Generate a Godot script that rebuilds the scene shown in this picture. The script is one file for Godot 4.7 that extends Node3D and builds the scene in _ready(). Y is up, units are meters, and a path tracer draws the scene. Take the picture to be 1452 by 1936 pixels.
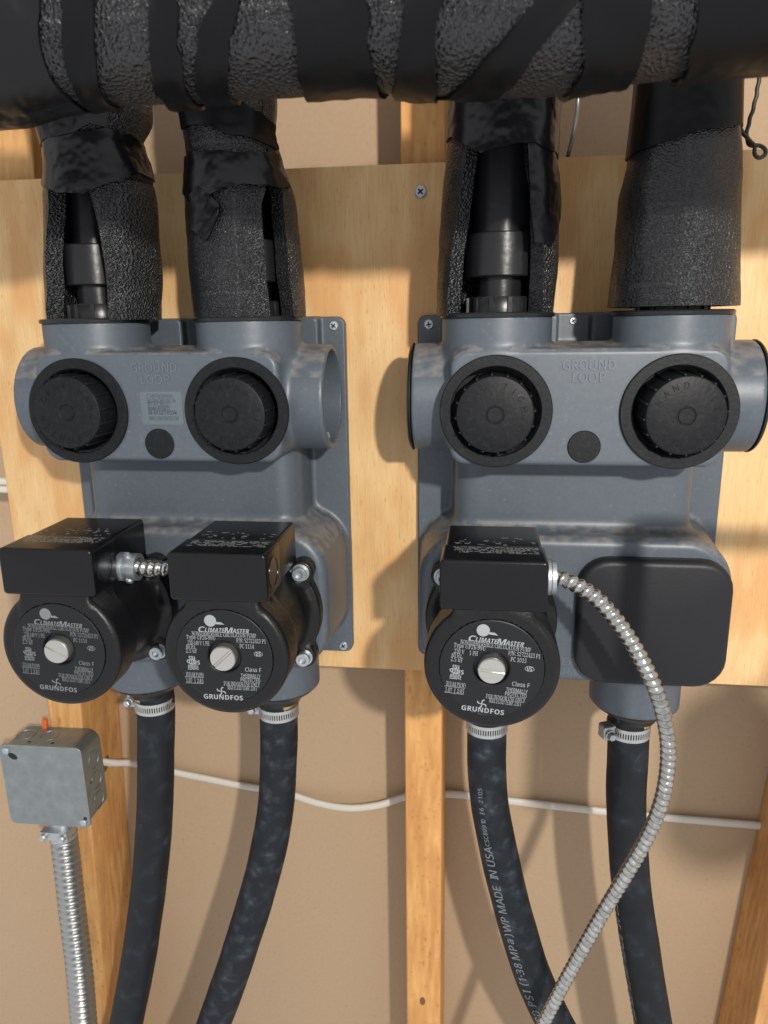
extends Node3D
# Two flow centres with circulation pumps on a plywood board. Wall plane z = 0 is the face of the plywood, z runs towards the viewer, y = 0 is the camera's height.

const LAMP_AT := Vector3(0.46, 0.36, 1.4)
var M := {}
var rng := RandomNumberGenerator.new()
var used := {}

# ---------------------------------------------------------------- naming
func numbered(parent: Node, called: String) -> String:
	var key := str(parent.get_instance_id()) + called
	var k: int = used.get(key, 0)
	used[key] = k + 1
	return called if k == 0 else "%s_%03d" % [called, k]

func thing(called: String, label: String, category: String, at := Vector3.ZERO, group := "") -> Node3D:
	var o := Node3D.new()
	o.name = numbered(self, called)
	add_child(o, true)
	o.position = at
	tag(o, label, category, group)
	return o

func tag(o: Node, label: String, category: String, group := "") -> void:
	o.set_meta("label", label)
	o.set_meta("category", category)
	if group:
		o.set_meta("group", group)

# one mesh instance; the mesh is given in the coordinates of the scene less «base»
func part(parent: Node, called: String, mesh: Mesh, m: Material, at := Vector3.ZERO, label := "") -> MeshInstance3D:
	var o := MeshInstance3D.new()
	o.name = numbered(parent, called)
	o.mesh = mesh
	o.material_override = m
	o.position = at
	parent.add_child(o, true)
	if label:
		o.set_meta("label", label)
	return o

# ---------------------------------------------------------------- mesh building
class Mb:
	var v := PackedVector3Array()
	var n := PackedVector3Array()
	var uv := PackedVector2Array()
	var c := PackedColorArray()
	func mesh() -> ArrayMesh:
		var a := []
		a.resize(Mesh.ARRAY_MAX)
		a[Mesh.ARRAY_VERTEX] = v
		a[Mesh.ARRAY_NORMAL] = n
		a[Mesh.ARRAY_TEX_UV] = uv
		if c.size() == v.size() and c.size() > 0:
			a[Mesh.ARRAY_COLOR] = c
		var m := ArrayMesh.new()
		m.add_surface_from_arrays(Mesh.PRIMITIVE_TRIANGLES, a)
		return m
	func tri(p: Vector3, q: Vector3, r: Vector3, want: Vector3) -> void:
		var f := (q - p).cross(r - p)
		if f.length_squared() < 1e-20:
			return
		f = f.normalized()
		if f.dot(want) > 0:
			var t := q
			q = r
			r = t
		else:
			f = -f
		for k: Vector3 in [p, q, r]:
			v.append(k)
			n.append(f)
			uv.append(Vector2(k.x, k.y))
	func quad(a: Vector3, b: Vector3, cc: Vector3, d: Vector3, want: Vector3) -> void:
		tri(a, b, cc, want)
		tri(a, cc, d, want)
	func box(lo: Vector3, hi: Vector3, xf := Transform3D()) -> void:
		for ax in 3:
			var b := (ax + 1) % 3
			var d := (ax + 2) % 3
			for s in 2:
				var p := [Vector3(), Vector3(), Vector3(), Vector3()]
				for k in 4:
					var q := Vector3()
					q[ax] = hi[ax] if s else lo[ax]
					q[b] = hi[b] if k == 1 or k == 2 else lo[b]
					q[d] = hi[d] if k >= 2 else lo[d]
					p[k] = xf * q
				var w := Vector3()
				w[ax] = 1.0 if s else -1.0
				quad(p[0], p[1], p[2], p[3], xf.basis * w)
	# rings run counterclockwise round the axis that they advance along; normals part at edges sharper than crease
	func loft(rings: Array, closed := true, crease := 38.0, uvs := Vector2(1, 1)) -> void:
		var m := rings.size()
		var w: int = rings[0].size()
		var cols := w if closed else w - 1
		var fn := PackedVector3Array()
		fn.resize((m - 1) * cols)
		for i in m - 1:
			var r0: PackedVector3Array = rings[i]
			var r1: PackedVector3Array = rings[i + 1]
			for j in cols:
				var k := (j + 1) % w
				fn[i * cols + j] = (r1[k] - r0[j]).cross(r1[j] - r0[k]).normalized()
		var cc := cos(deg_to_rad(crease))
		for i in m - 1:
			var r0: PackedVector3Array = rings[i]
			var r1: PackedVector3Array = rings[i + 1]
			for j in cols:
				var f := fn[i * cols + j]
				if f == Vector3.ZERO:
					continue
				var k := (j + 1) % w
				var p := [r0[j], r0[k], r1[k], r1[j]]
				var q := []
				for t in 4:
					var s := Vector3()
					var i0 := i - 1 + (1 if t >= 2 else 0)
					var j0 := j - 1 + (1 if t == 1 or t == 2 else 0)
					for a in 2:
						var ii := i0 + a
						if ii < 0 or ii >= m - 1:
							continue
						for b in 2:
							var jj := j0 + b
							if closed:
								jj = posmod(jj, cols)
							elif jj < 0 or jj >= cols:
								continue
							var g := fn[ii * cols + jj]
							if g.dot(f) > cc:
								s += g
					q.append(s.normalized() if s.length_squared() > 1e-12 else f)
				var u := [Vector2(j * uvs.x / cols, i * uvs.y / (m - 1)), Vector2((j + 1) * uvs.x / cols, i * uvs.y / (m - 1)), Vector2((j + 1) * uvs.x / cols, (i + 1) * uvs.y / (m - 1)), Vector2(j * uvs.x / cols, (i + 1) * uvs.y / (m - 1))]
				for t: int in [0, 3, 2, 0, 2, 1]:
					v.append(p[t])
					n.append(q[t])
					uv.append(u[t])
	# profile of (radius, height) points, turned round z
	func lathe(profile: Array, xf := Transform3D(), sides := 40, crease := 38.0) -> void:
		var rings := []
		for q: Vector2 in profile:
			var r := PackedVector3Array()
			for j in sides:
				var a := TAU * j / sides
				r.append(xf * Vector3(q.x * cos(a), q.x * sin(a), q.y))
			rings.append(r)
		loft(rings, true, crease)
	# a prism of an outline (counterclockwise) with rings of (inset, z); insets move points towards the outline's own inside
	func prism(outline: PackedVector2Array, profile: Array, xf := Transform3D(), crease := 38.0, close := true) -> void:
		var w := outline.size()
		var inward := PackedVector2Array()
		for j in w:
			var a := outline[j] - outline[posmod(j - 1, w)]
			var b := outline[(j + 1) % w] - outline[j]
			var na := Vector2(-a.y, a.x).normalized()
			var nb := Vector2(-b.y, b.x).normalized()
			var s := na + nb
			inward.append(s / maxf(0.3, s.dot(nb)))
		var rings := []
		for q: Vector2 in profile:
			var r := PackedVector3Array()
			for j in w:
				var g := outline[j] + inward[j] * q.x
				r.append(xf * Vector3(g.x, g.y, q.y))
			rings.append(r)
		if close:
			var last: PackedVector3Array = rings[-1]
			var mid := Vector3()
			for g in last:
				mid += g
			mid /= w
			var r := PackedVector3Array()
			for j in w:
				r.append(mid)
			rings.append(r)
		loft(rings, true, crease)
	func sweep(fr: Array, radius: Callable, sides := 24, crease := 60.0, uvs := Vector2(1, 1), capped := true) -> void:
		var rings := []
		for i in fr.size():
			var t: Transform3D = fr[i]
			var r := PackedVector3Array()
			for j in sides:
				var a := TAU * j / sides
				var rr: float = radius.call(i, a)
				r.append(t.origin + t.basis.x * rr * cos(a) + t.basis.y * rr * sin(a))
			rings.append(r)
		if capped:
			var r0 := PackedVector3Array()
			var r1 := PackedVector3Array()
			for j in sides:
				r0.append(fr[0].origin)
				r1.append(fr[-1].origin)
			rings.push_front(r0)
			rings.push_back(r1)
		loft(rings, true, crease, uvs)
	func add(m: Mesh, xf: Transform3D) -> void:
		for s in m.get_surface_count():
			var a := m.surface_get_arrays(s)
			var vs: PackedVector3Array = a[Mesh.ARRAY_VERTEX]
			var ns: PackedVector3Array = a[Mesh.ARRAY_NORMAL]
			var ix = a[Mesh.ARRAY_INDEX]
			var nb := xf.basis.inverse().transposed()
			var cnt: int = ix.size() if ix != null and ix.size() > 0 else vs.size()
			for k in cnt:
				var i: int = ix[k] if ix != null and ix.size() > 0 else k
				v.append(xf * vs[i])
				n.append((nb * ns[i]).normalized())
				uv.append(Vector2(vs[i].x, vs[i].y))

# points -> frames at even steps; basis.z runs along the path
func frames(pts: Array, step: float, up := Vector3(0, 0, 1)) -> Array:
	var c := Curve3D.new()
	c.bake_interval = 0.002
	for i in pts.size():
		var a: Vector3 = pts[maxi(i - 1, 0)]
		var b: Vector3 = pts[mini(i + 1, pts.size() - 1)]
		var here: Vector3 = pts[i]
		var dir := (b - a).normalized()
		c.add_point(here, -dir * here.distance_to(a) * 0.33, dir * here.distance_to(b) * 0.33)
	var total := c.get_baked_length()
	var count := maxi(2, int(round(total / step)))
	var fr := []
	var ref := up
	for i in count + 1:
		var s := total * i / count
		var p := c.sample_baked(s, true)
		var d := (c.sample_baked(minf(s + 0.001, total), true) - c.sample_baked(maxf(s - 0.001, 0.0), true)).normalized()
		var x := (ref - d * ref.dot(d)).normalized()
		ref = x
		fr.append(Transform3D(Basis(x, d.cross(x), d), p))
	return fr

func rrect(w: float, h: float, r: float, seg := 6) -> PackedVector2Array:
	var o := PackedVector2Array()
	for k in 4:
		var cx := (w / 2 - r) * (1 if k == 0 or k == 3 else -1)
		var cy := (h / 2 - r) * (1 if k < 2 else -1)
		for i in seg + 1:
			var a := PI / 2 * k + PI / 2 * i / seg
			o.append(Vector2(cx + r * cos(a), cy + r * sin(a)))
	return o

# rounded front edge as (inset, z) pairs
func soft_edge(z0: float, z1: float, e: float, seg := 4) -> Array:
	var p := [Vector2(0, z0), Vector2(0, z1 - e)]
	for i in range(1, seg + 1):
		var a := PI / 2 * i / seg
		p.append(Vector2(e * (1 - cos(a)), z1 - e + e * sin(a)))
	return p

func soft_box(w: float, h: float, r: float, z0: float, z1: float, e: float, xf := Transform3D(), back := false) -> ArrayMesh:
	var b := Mb.new()
	var p := soft_edge(z0, z1, e)
	if back:
		p.push_front(Vector2(minf(w, h) * 0.49, z0))
	b.prism(rrect(w, h, r), p, xf)
	return b.mesh()

func boxed(lo: Vector3, hi: Vector3, xf := Transform3D()) -> ArrayMesh:
	var b := Mb.new()
	b.box(lo, hi, xf)
	return b.mesh()

func lathed(profile: Array, xf := Transform3D(), sides := 40) -> ArrayMesh:
	var b := Mb.new()
	b.lathe(profile, xf, sides)
	return b.mesh()

func at(x: float, y: float, z: float, rot := Vector3.ZERO) -> Transform3D:
	return Transform3D(Basis.from_euler(rot), Vector3(x, y, z))

const UPWARD := Vector3(-PI / 2, 0, 0)      # turns a lathe's z axis to +y

# ---------------------------------------------------------------- lettering
var fonts := {}
var tall := {}
func letters(b: Mb, text: String, xf: Transform3D, height: float, width := 0.0, bold := true, face := "Droid Sans", depth := 0.00012, slant := 0.0) -> void:
	var key := face + str(bold)
	if not fonts.has(key):
		var f := SystemFont.new()
		f.font_names = PackedStringArray([face])
		f.font_weight = 700 if bold else 400
		fonts[key] = f
		var cap := TextMesh.new()
		cap.font = f
		cap.text = "H"
		cap.font_size = 48
		cap.pixel_size = 0.001
		cap.depth = 0.0001
		tall[key] = cap.get_aabb().size.y / 0.001
	var t := TextMesh.new()
	t.font = fonts[key]
	t.text = text
	t.font_size = 48
	t.pixel_size = height / float(tall[key])
	t.depth = depth
	t.curve_step = 3.0
	var sx := 1.0
	if width > 0:
		var bb := t.get_aabb()
		sx = width / maxf(bb.size.x, 1e-5)
	# TextMesh centres its lines on the line box; bring the capitals to the middle
	var mid := t.get_aabb().get_center()
	b.add(t, xf * Transform3D(Basis(Vector3(sx, 0, 0), Vector3(slant, 1, 0), Vector3(0, 0, 1)), Vector3(-mid.x * sx, -mid.y, 0)))

# ---------------------------------------------------------------- signed distances, meshed as surface nets
func smin(a: float, b: float, k: float) -> float:
	var h := maxf(k - absf(a - b), 0.0)
	return minf(a, b) - h * h * 0.25 / k

func d_prism(x: float, y: float, z: float, hx: float, hy: float, r: float, z0: float, z1: float, e: float) -> float:
	var qx := absf(x) - hx + r
	var qy := absf(y) - hy + r
	var mx := maxf(qx, 0.0)
	var my := maxf(qy, 0.0)
	var d2 := sqrt(mx * mx + my * my) + minf(maxf(qx, qy), 0.0) - r + e
	var dz := absf(z - (z0 + z1) * 0.5) - (z1 - z0) * 0.5 + e
	mx = maxf(d2, 0.0)
	my = maxf(dz, 0.0)
	return sqrt(mx * mx + my * my) + minf(maxf(d2, dz), 0.0) - e

func d_cyl(u: float, v: float, h: float, r: float, h0: float, h1: float, e: float) -> float:
	var d2 := sqrt(u * u + v * v) - r + e
	var dh := absf(h - (h0 + h1) * 0.5) - (h1 - h0) * 0.5 + e
	var mx := maxf(d2, 0.0)
	var my := maxf(dh, 0.0)
	return sqrt(mx * mx + my * my) + minf(maxf(d2, dh), 0.0) - e

func flow_body(x: float, y: float, z: float) -> float:
	x = absf(x)
	var up := d_prism(x, y + 0.0655, z, 0.1045, 0.0455, 0.014, -0.01, 0.12, 0.0045)
	up = smin(up, d_cyl(x - 0.0687, z - 0.0745, y, 0.0445, -0.06, 0.004, 0.0012), 0.005)
	var side := d_cyl(y + 0.062, z - 0.06, x, 0.0455, 0.0, 0.137, 0.0024)
	up = smin(up, side, 0.006)
	var d := smin(up, d_prism(x, z - 0.02, y, 0.103, 0.046, 0.022, -0.22, -0.08, 0.002), 0.004)
	var low := d_prism(x, y + 0.2445, z, 0.1315 + (0.09 - z) * 0.06, 0.0665 + (0.09 - z) * 0.03, 0.04, -0.01, 0.09, 0.008)
	low = smin(low, d_cyl(x - 0.0687, z - 0.04, y, 0.041, -0.35, -0.24, 0.0015), 0.012)
	d = smin(d, low, 0.010)
	d = smin(d, d_prism(x, y + 0.161, z, 0.1395, 0.168, 0.008, -0.01, 0.0075, 0.0015), 0.005)
	# raised shelf behind the top ports, leaving the screw pads at the corners and in the middle
	d = smin(d, d_prism(x - 0.0655, y + 0.02, z, 0.051, 0.0265, 0.004, -0.01, 0.02, 0.0015), 0.003)
	# wells of the caps, bores of the side ports
	var hx := x - 0.0687
	var hy := y + 0.068
	d = maxf(d, -maxf(sqrt(hx * hx + hy * hy) - 0.0345, 0.1 - z))
	d = maxf(d, -maxf(sqrt((y + 0.062) * (y + 0.062) + (z - 0.06) * (z - 0.06)) - 0.0405, 0.09 - x))
	return d

func pump_body(x: float, y: float, z: float) -> float:
	x = absf(x)
	var d := d_cyl(x, y, z, 0.0455, 0.1, 0.175, 0.002)
	var flange := d_cyl(x, y, z, 0.0565, 0.0895, 0.1035, 0.0025)
	var ex := x - 0.041
	var ey := absf(y) - 0.04
	flange = smin(flange, d_cyl(ex, ey, z, 0.0105, 0.0895, 0.1065, 0.0025), 0.006)
	d = smin(d, flange, 0.012)
	var bell := d_cyl(x, y, z, 0.0508, 0.16, 0.195, 0.0055)
	bell = smin(bell, d_prism(x, y - 0.043, z, 0.029, 0.016, 0.003, 0.15, 0.1945, 0.002), 0.005)
	d = smin(d, bell, 0.006)
	# terminal-box pedestal
	d = smin(d, d_prism(x, y - 0.045, z, 0.031, 0.02, 0.004, 0.11, 0.172, 0.003), 0.006)
	d = maxf(d, -maxf(sqrt(x * x + y * y) - 0.0388, 0.1942 - z))
	d = maxf(d, -maxf(sqrt(x * x + y * y) - 0.0145, 0.190 - z))
	return d

func nets(f: Callable, lo: Vector3, hi: Vector3, cell: float, tint = null) -> ArrayMesh:
	var nx := int(ceil((hi.x - lo.x) / cell / 4)) * 4
	var ny := int(ceil((hi.y - lo.y) / cell / 4)) * 4
	var nz := int(ceil((hi.z - lo.z) / cell / 4)) * 4
	var sx := 1
	var sy := nx + 1
	var sz := (nx + 1) * (ny + 1)
	var g := PackedFloat32Array()
	g.resize(sz * (nz + 1))
	g.fill(99.0)
	var id := PackedInt32Array()
	id.resize(sz * (nz + 1))
	id.fill(-1)
	var live := PackedInt32Array()
	var reach := cell * 4 * 0.5 * 1.7321 * 1.25 + cell
	for bz in nz / 4:
		for by in ny / 4:
			for bx in nx / 4:
				var c := lo + Vector3(bx * 4 + 2, by * 4 + 2, bz * 4 + 2) * cell
				if absf(f.call(c.x, c.y, c.z)) > reach:
					continue
				live.append_array([bx * 4, by * 4, bz * 4])
				for k in 5:
					for j in 5:
						for i in 5:
							var q := (bx * 4 + i) + (by * 4 + j) * sy + (bz * 4 + k) * sz
							if g[q] > 98.0:
								g[q] = f.call(lo.x + (bx * 4 + i) * cell, lo.y + (by * 4 + j) * cell, lo.z + (bz * 4 + k) * cell)
	var pos := PackedVector3Array()
	var corner := [0, sx, sy, sx + sy, sz, sx + sz, sy + sz, sx + sy + sz]
	var off := [Vector3(0, 0, 0), Vector3(1, 0, 0), Vector3(0, 1, 0), Vector3(1, 1, 0), Vector3(0, 0, 1), Vector3(1, 0, 1), Vector3(0, 1, 1), Vector3(1, 1, 1)]
	var edges := [[0, 1], [2, 3], [4, 5], [6, 7], [0, 2], [1, 3], [4, 6], [5, 7], [0, 4], [1, 5], [2, 6], [3, 7]]
	var cells := PackedInt32Array()
	for b in live.size() / 3:
		for k in 4:
			for j in 4:
				for i in 4:
					var x := live[b * 3] + i
					var y := live[b * 3 + 1] + j
					var z := live[b * 3 + 2] + k
					var q := x + y * sy + z * sz
					var s := 0
					for t in 8:
						if g[q + corner[t]] < 0.0:
							s += 1
					if s == 0 or s == 8:
						continue
					var sum := Vector3()
					var cnt := 0
					for e: Array in edges:
						var a := g[q + corner[e[0]]]
						var d := g[q + corner[e[1]]]
						if (a < 0.0) != (d < 0.0):
							var o0: Vector3 = off[e[0]]
							var o1: Vector3 = off[e[1]]
							sum += o0.lerp(o1, a / (a - d))
							cnt += 1
					id[q] = pos.size()
					pos.append(lo + (Vector3(x, y, z) + sum / cnt) * cell)
					cells.append_array([x, y, z])
	var nor := PackedVector3Array()
	var col := PackedColorArray()
	var h := cell * 0.3
	for i in pos.size():
		var p := pos[i]
		var gr := Vector3()
		for step in 2:
			gr = Vector3(f.call(p.x + h, p.y, p.z) - f.call(p.x - h, p.y, p.z), f.call(p.x, p.y + h, p.z) - f.call(p.x, p.y - h, p.z), f.call(p.x, p.y, p.z + h) - f.call(p.x, p.y, p.z - h)) / (2 * h)
			var l := gr.length()
			if step == 0 and l > 0.2:
				var dd: float = f.call(p.x, p.y, p.z)
				p -= gr / l * clampf(dd / l, -cell * 0.5, cell * 0.5)
		pos[i] = p
		nor.append(gr.normalized())
		if tint != null:
			col.append(tint.call(p, nor[i]))
	var ix := PackedInt32Array()
	for i in pos.size():
		var x := cells[i * 3]
		var y := cells[i * 3 + 1]
		var z := cells[i * 3 + 2]
		var q := x + y * sy + z * sz
		# the three edges that leave this cell's first corner
		for ax in 3:
			var st: int = [sx, sy, sz][ax]
			var u: int = [sy, sz, sx][ax]
			var w: int = [sz, sx, sy][ax]
			if [y, z, x][ax] == 0 or [z, x, y][ax] == 0:
				continue
			var a := g[q]
			var d := g[q + st]
			if (a < 0.0) == (d < 0.0):
				continue
			var i0 := id[q]
			var i1 := id[q - u]
			var i2 := id[q - u - w]
			var i3 := id[q - w]
			if i1 < 0 or i2 < 0 or i3 < 0:
				continue
			if a < 0.0:
				ix.append_array([i0, i1, i2, i0, i2, i3])
			else:
				ix.append_array([i0, i2, i1, i0, i3, i2])
	# Godot's front faces run clockwise
	var t0 := (pos[ix[1]] - pos[ix[0]]).cross(pos[ix[2]] - pos[ix[0]]).dot(nor[ix[0]])
	if t0 > 0:
		for k in range(0, ix.size(), 3):
			var t := ix[k + 1]
			ix[k + 1] = ix[k + 2]
			ix[k + 2] = t
	var arr := []
	arr.resize(Mesh.ARRAY_MAX)
	arr[Mesh.ARRAY_VERTEX] = pos
	arr[Mesh.ARRAY_NORMAL] = nor
	if tint != null:
		arr[Mesh.ARRAY_COLOR] = col
	arr[Mesh.ARRAY_INDEX] = ix
	var m := ArrayMesh.new()
	m.add_surface_from_arrays(Mesh.PRIMITIVE_TRIANGLES, arr)
	return m

# ---------------------------------------------------------------- materials
func noise(freq: float, seed_: int, type := FastNoiseLite.TYPE_SIMPLEX_SMOOTH, oct := 4) -> FastNoiseLite:
	var f := FastNoiseLite.new()
	f.seed = seed_
	f.noise_type = type
	f.frequency = freq
	f.fractal_octaves = oct
	if type == FastNoiseLite.TYPE_CELLULAR:
		f.cellular_return_type = FastNoiseLite.RETURN_DISTANCE
	return f

func tile(f: FastNoiseLite, size: int, bump := 0.0, ramp: Array = []) -> NoiseTexture2D:
	var t := NoiseTexture2D.new()
	t.width = size
	t.height = size
	t.seamless = true
	t.generate_mipmaps = false
	if bump > 0:
		t.as_normal_map = true
		t.bump_strength = bump
	elif ramp:
		var g := Gradient.new()
		var o := PackedFloat32Array()
		var c := PackedColorArray()
		for k: Array in ramp:
			o.append(k[0])
			c.append(k[1])
		g.offsets = o
		g.colors = c
		t.color_ramp = g
	t.noise = f
	return t

func lin(r: float, g: float, b: float) -> Color:
	return Color(r, g, b).linear_to_srgb()

func mat(c: Color, rough: float, metal := 0.0) -> StandardMaterial3D:
	var m := StandardMaterial3D.new()
	m.albedo_color = c
	m.roughness = rough
	m.metallic = metal
	return m

func bumped(m: StandardMaterial3D, t: Texture2D, scale: float, strength: float) -> StandardMaterial3D:
	m.normal_enabled = true
	m.normal_texture = t
	m.normal_scale = strength
	tri(m, scale)
	return m

func tri(m: StandardMaterial3D, scale: float) -> void:
	m.uv1_triplanar = true
	m.uv1_scale = Vector3.ONE * scale
	m.uv1_triplanar_sharpness = 4.0

# wood as it is: long fibres, growth bands bent into arches, flecks; w x h metres at px per metre
func wood(w: float, h: float, px: float, seed_: int, base: Color, dark: Color, band: float, arch: float, blotch: float) -> ImageTexture:
	var W := int(w * px)
	var H := int(h * px)
	var fine := noise(0.35, seed_, FastNoiseLite.TYPE_SIMPLEX_SMOOTH, 3)
	var warp := noise(0.012, seed_ + 1, FastNoiseLite.TYPE_SIMPLEX_SMOOTH, 2)
	var big := noise(0.02, seed_ + 2, FastNoiseLite.TYPE_SIMPLEX_SMOOTH, 3)
	var data := PackedByteArray()
	data.resize(W * H * 3)
	var q := 0
	for j in H:
		var y := j / px * 1000.0
		for i in W:
			var x := i / px * 1000.0
			var wv := warp.get_noise_2d(x * 0.9, y * 0.22 + 40.0)
			var ring := sin((x * band + wv * arch))
			var g := fine.get_noise_2d(x * 3.2, y * 0.055)
			var bl := big.get_noise_2d(x * 0.8, y * 0.35)
			var t := 0.30 + 0.16 * ring * (0.6 + bl) + 0.30 * g + blotch * bl
			t = clampf(t, 0.0, 1.0)
			var fl := fine.get_noise_2d(x * 3.4 + 700.0, y * 0.16)
			if fl > 0.40:
				t = minf(1.25, t + (fl - 0.40) * 1.8)
			var og := clampf((big.get_noise_2d(x * 0.7 + 300.0, y * 0.28 + 90.0) - 0.12) * 2.0, 0.0, 0.55)
			data[q] = int(lerpf(lerpf(base.r, 0.80, og), dark.r, t) * 255.0)
			data[q + 1] = int(lerpf(lerpf(base.g, 0.565, og), dark.g, t) * 255.0)
			data[q + 2] = int(lerpf(lerpf(base.b, 0.33, og), dark.b, t) * 255.0)
			q += 3
	return ImageTexture.create_from_image(Image.create_from_data(W, H, false, Image.FORMAT_RGB8, data))

func materials() -> void:
	var foam_n := tile(noise(0.055, 3, FastNoiseLite.TYPE_CELLULAR, 2), 512, 9.0)
	var skin_n := tile(noise(0.09, 5), 256, 3.0)
	var wrinkle_n := tile(noise(0.016, 7, FastNoiseLite.TYPE_SIMPLEX_SMOOTH, 3), 512, 8.0)
	var grain := tile(noise(0.12, 9), 512, 0.0, [[0.0, Color(0.80, 0.80, 0.80)], [0.5, Color(0.93, 0.93, 0.93)], [1.0, Color(1, 1, 1)]])
	var scuff := tile(noise(0.02, 11, FastNoiseLite.TYPE_SIMPLEX_SMOOTH, 5), 512, 0.0, [[0.0, Color(0.35, 0.35, 0.35)], [0.5, Color(0.45, 0.45, 0.45)], [1.0, Color(0.62, 0.62, 0.62)]])

	var p := mat(Color.WHITE, 0.42)
	p.vertex_color_use_as_albedo = true
	p.albedo_texture = tile(noise(0.075, 61, FastNoiseLite.TYPE_SIMPLEX_SMOOTH, 3), 512, 0.0, [[0.0, Color(0.75, 0.75, 0.75)], [0.5, Color(0.78, 0.78, 0.78)], [0.83, Color(0.79, 0.79, 0.79)], [0.88, Color(0.93, 0.92, 0.90)], [1.0, Color(1, 0.98, 0.95)]])
	bumped(p, skin_n, 5.0, 0.02)
	M.plastic = p
	M.plastic_plain = bumped(mat(lin(0.104, 0.124, 0.151), 0.4), skin_n, 9.0, 0.03)
	var fo := mat(lin(0.011, 0.0117, 0.0132), 0.28)
	fo.metallic_specular = 0.55
	M.foam = bumped(fo, foam_n, 18.0, 2.3)
	M.foam_coarse = bumped(fo.duplicate(), foam_n, 17.0, 2.2)
	M.tape = bumped(mat(lin(0.004, 0.0043, 0.005), 0.36), wrinkle_n, 4.0, 0.15)
	M.tape.metallic_specular = 0.28
	M.tape_creased = bumped(mat(lin(0.004, 0.0043, 0.005), 0.28), wrinkle_n, 4.0, 0.4)
	M.pipe = bumped(mat(lin(0.012, 0.0125, 0.014), 0.3), skin_n, 5.0, 0.04)
	var rb := mat(lin(0.0105, 0.0118, 0.0145), 0.5)
	rb.albedo_texture = tile(noise(0.03, 13, FastNoiseLite.TYPE_SIMPLEX_SMOOTH, 5), 512, 0.0, [[0.0, Color(0.7, 0.7, 0.7)], [0.6, Color(0.8, 0.8, 0.8)], [0.78, Color(1, 1, 1)], [1.0, Color(1, 1, 1)]])
	rb.metallic_specular = 0.34
	M.cap = bumped(rb, skin_n, 10.0, 0.08)
	M.paint = bumped(mat(lin(0.007, 0.007, 0.008), 0.33), skin_n, 14.0, 0.14)
	M.paint.metallic_specular = 0.38
	M.paint.roughness_texture = scuff
	M.paint.roughness = 0.8
	M.box_black = bumped(mat(lin(0.005, 0.005, 0.006), 0.22), skin_n, 7.0, 0.04)
	M.box_black.metallic_specular = 0.38
	M.plate_face = mat(lin(0.010, 0.0108, 0.0125), 0.42)
	M.plate_face.metallic_specular = 0.36
	M.print = mat(lin(0.27, 0.283, 0.296), 0.6)
	M.print_grey = mat(lin(0.15, 0.157, 0.165), 0.6)
	M.worn = mat(lin(0.16, 0.155, 0.15), 0.8)
	M.ink = mat(lin(0.02, 0.025, 0.035), 0.6)
	M.label = mat(lin(0.098, 0.118, 0.143), 0.32)
	M.zinc = bumped(mat(lin(0.45, 0.465, 0.48), 0.42, 0.8), skin_n, 8.0, 0.08)
	M.zinc_dull = mat(lin(0.31, 0.33, 0.33), 0.46, 0.85)
	M.zinc_dull.albedo_texture = tile(noise(0.022, 17, FastNoiseLite.TYPE_CELLULAR, 3), 512, 0.0, [[0.0, Color(0.88, 0.9, 0.9)], [1.0, Color(1, 1, 1)]])
	bumped(M.zinc_dull, wrinkle_n, 6.0, 0.04)
	M.steel = mat(lin(0.50, 0.49, 0.46), 0.34, 0.85)
	M.bolt = bumped(mat(lin(0.46, 0.49, 0.52), 0.45, 0.9), skin_n, 12.0, 0.08)
	M.dark = mat(lin(0.004, 0.004, 0.004), 0.7)  # near-black that stands for the shade inside slots and holes
	M.brass = mat(lin(0.55, 0.42, 0.2), 0.4, 1.0)
	M.alu = mat(lin(0.58, 0.58, 0.575), 0.25, 0.94)
	M.alu.albedo_texture = tile(noise(0.04, 19), 256, 0.0, [[0.0, Color(0.72, 0.71, 0.68)], [1.0, Color(1, 1, 1)]])
	M.alu_dull = bumped(mat(lin(0.36, 0.365, 0.36), 0.36, 0.9), skin_n, 12.0, 0.08)
	bumped(M.alu, skin_n, 12.0, 0.08)
	var h := mat(Color.WHITE, 0.62)
	h.albedo_texture = tile(noise(0.012, 23, FastNoiseLite.TYPE_SIMPLEX_SMOOTH, 6), 512, 0.0, [[0.0, lin(0.007, 0.0085, 0.011)], [0.5, lin(0.0095, 0.012, 0.016)], [0.66, lin(0.017, 0.022, 0.029)], [0.80, lin(0.024, 0.030, 0.037)], [1.0, lin(0.055, 0.066, 0.073)]])
	M.hose_chalky = bumped(h, skin_n, 6.0, 0.12)
	h.uv1_scale = Vector3.ONE * 8.0
	var hp := mat(Color.WHITE, 0.6)
	hp.albedo_texture = tile(noise(0.012, 37, FastNoiseLite.TYPE_SIMPLEX_SMOOTH, 6), 512, 0.0, [[0.0, lin(0.0065, 0.0075, 0.0095)], [0.62, lin(0.009, 0.011, 0.0145)], [0.85, lin(0.017, 0.022, 0.028)], [1.0, lin(0.05, 0.06, 0.068)]])
	M.hose = bumped(hp, skin_n, 5.0, 0.12)
	M.chalk = mat(lin(0.17, 0.19, 0.2), 0.8)
	M.cable = bumped(mat(lin(0.60, 0.56, 0.50), 0.5), skin_n, 9.0, 0.08)
	M.wire = mat(lin(0.03, 0.026, 0.022), 0.5)
	M.wire_grey = mat(lin(0.2, 0.19, 0.2), 0.35, 0.5)
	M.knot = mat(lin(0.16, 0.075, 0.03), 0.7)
	M.orange = mat(lin(0.65, 0.12, 0.03), 0.5)
	M.copper = mat(lin(0.6, 0.3, 0.18), 0.35, 1.0)
	M.tank = mat(lin(0.35, 0.36, 0.38), 0.4)  # copper and tank serve only the added shadow-casting stand-in
	M.socket = mat(lin(0.7, 0.7, 0.68), 0.5)
	var kr := mat(Color.WHITE, 0.85)
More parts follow.
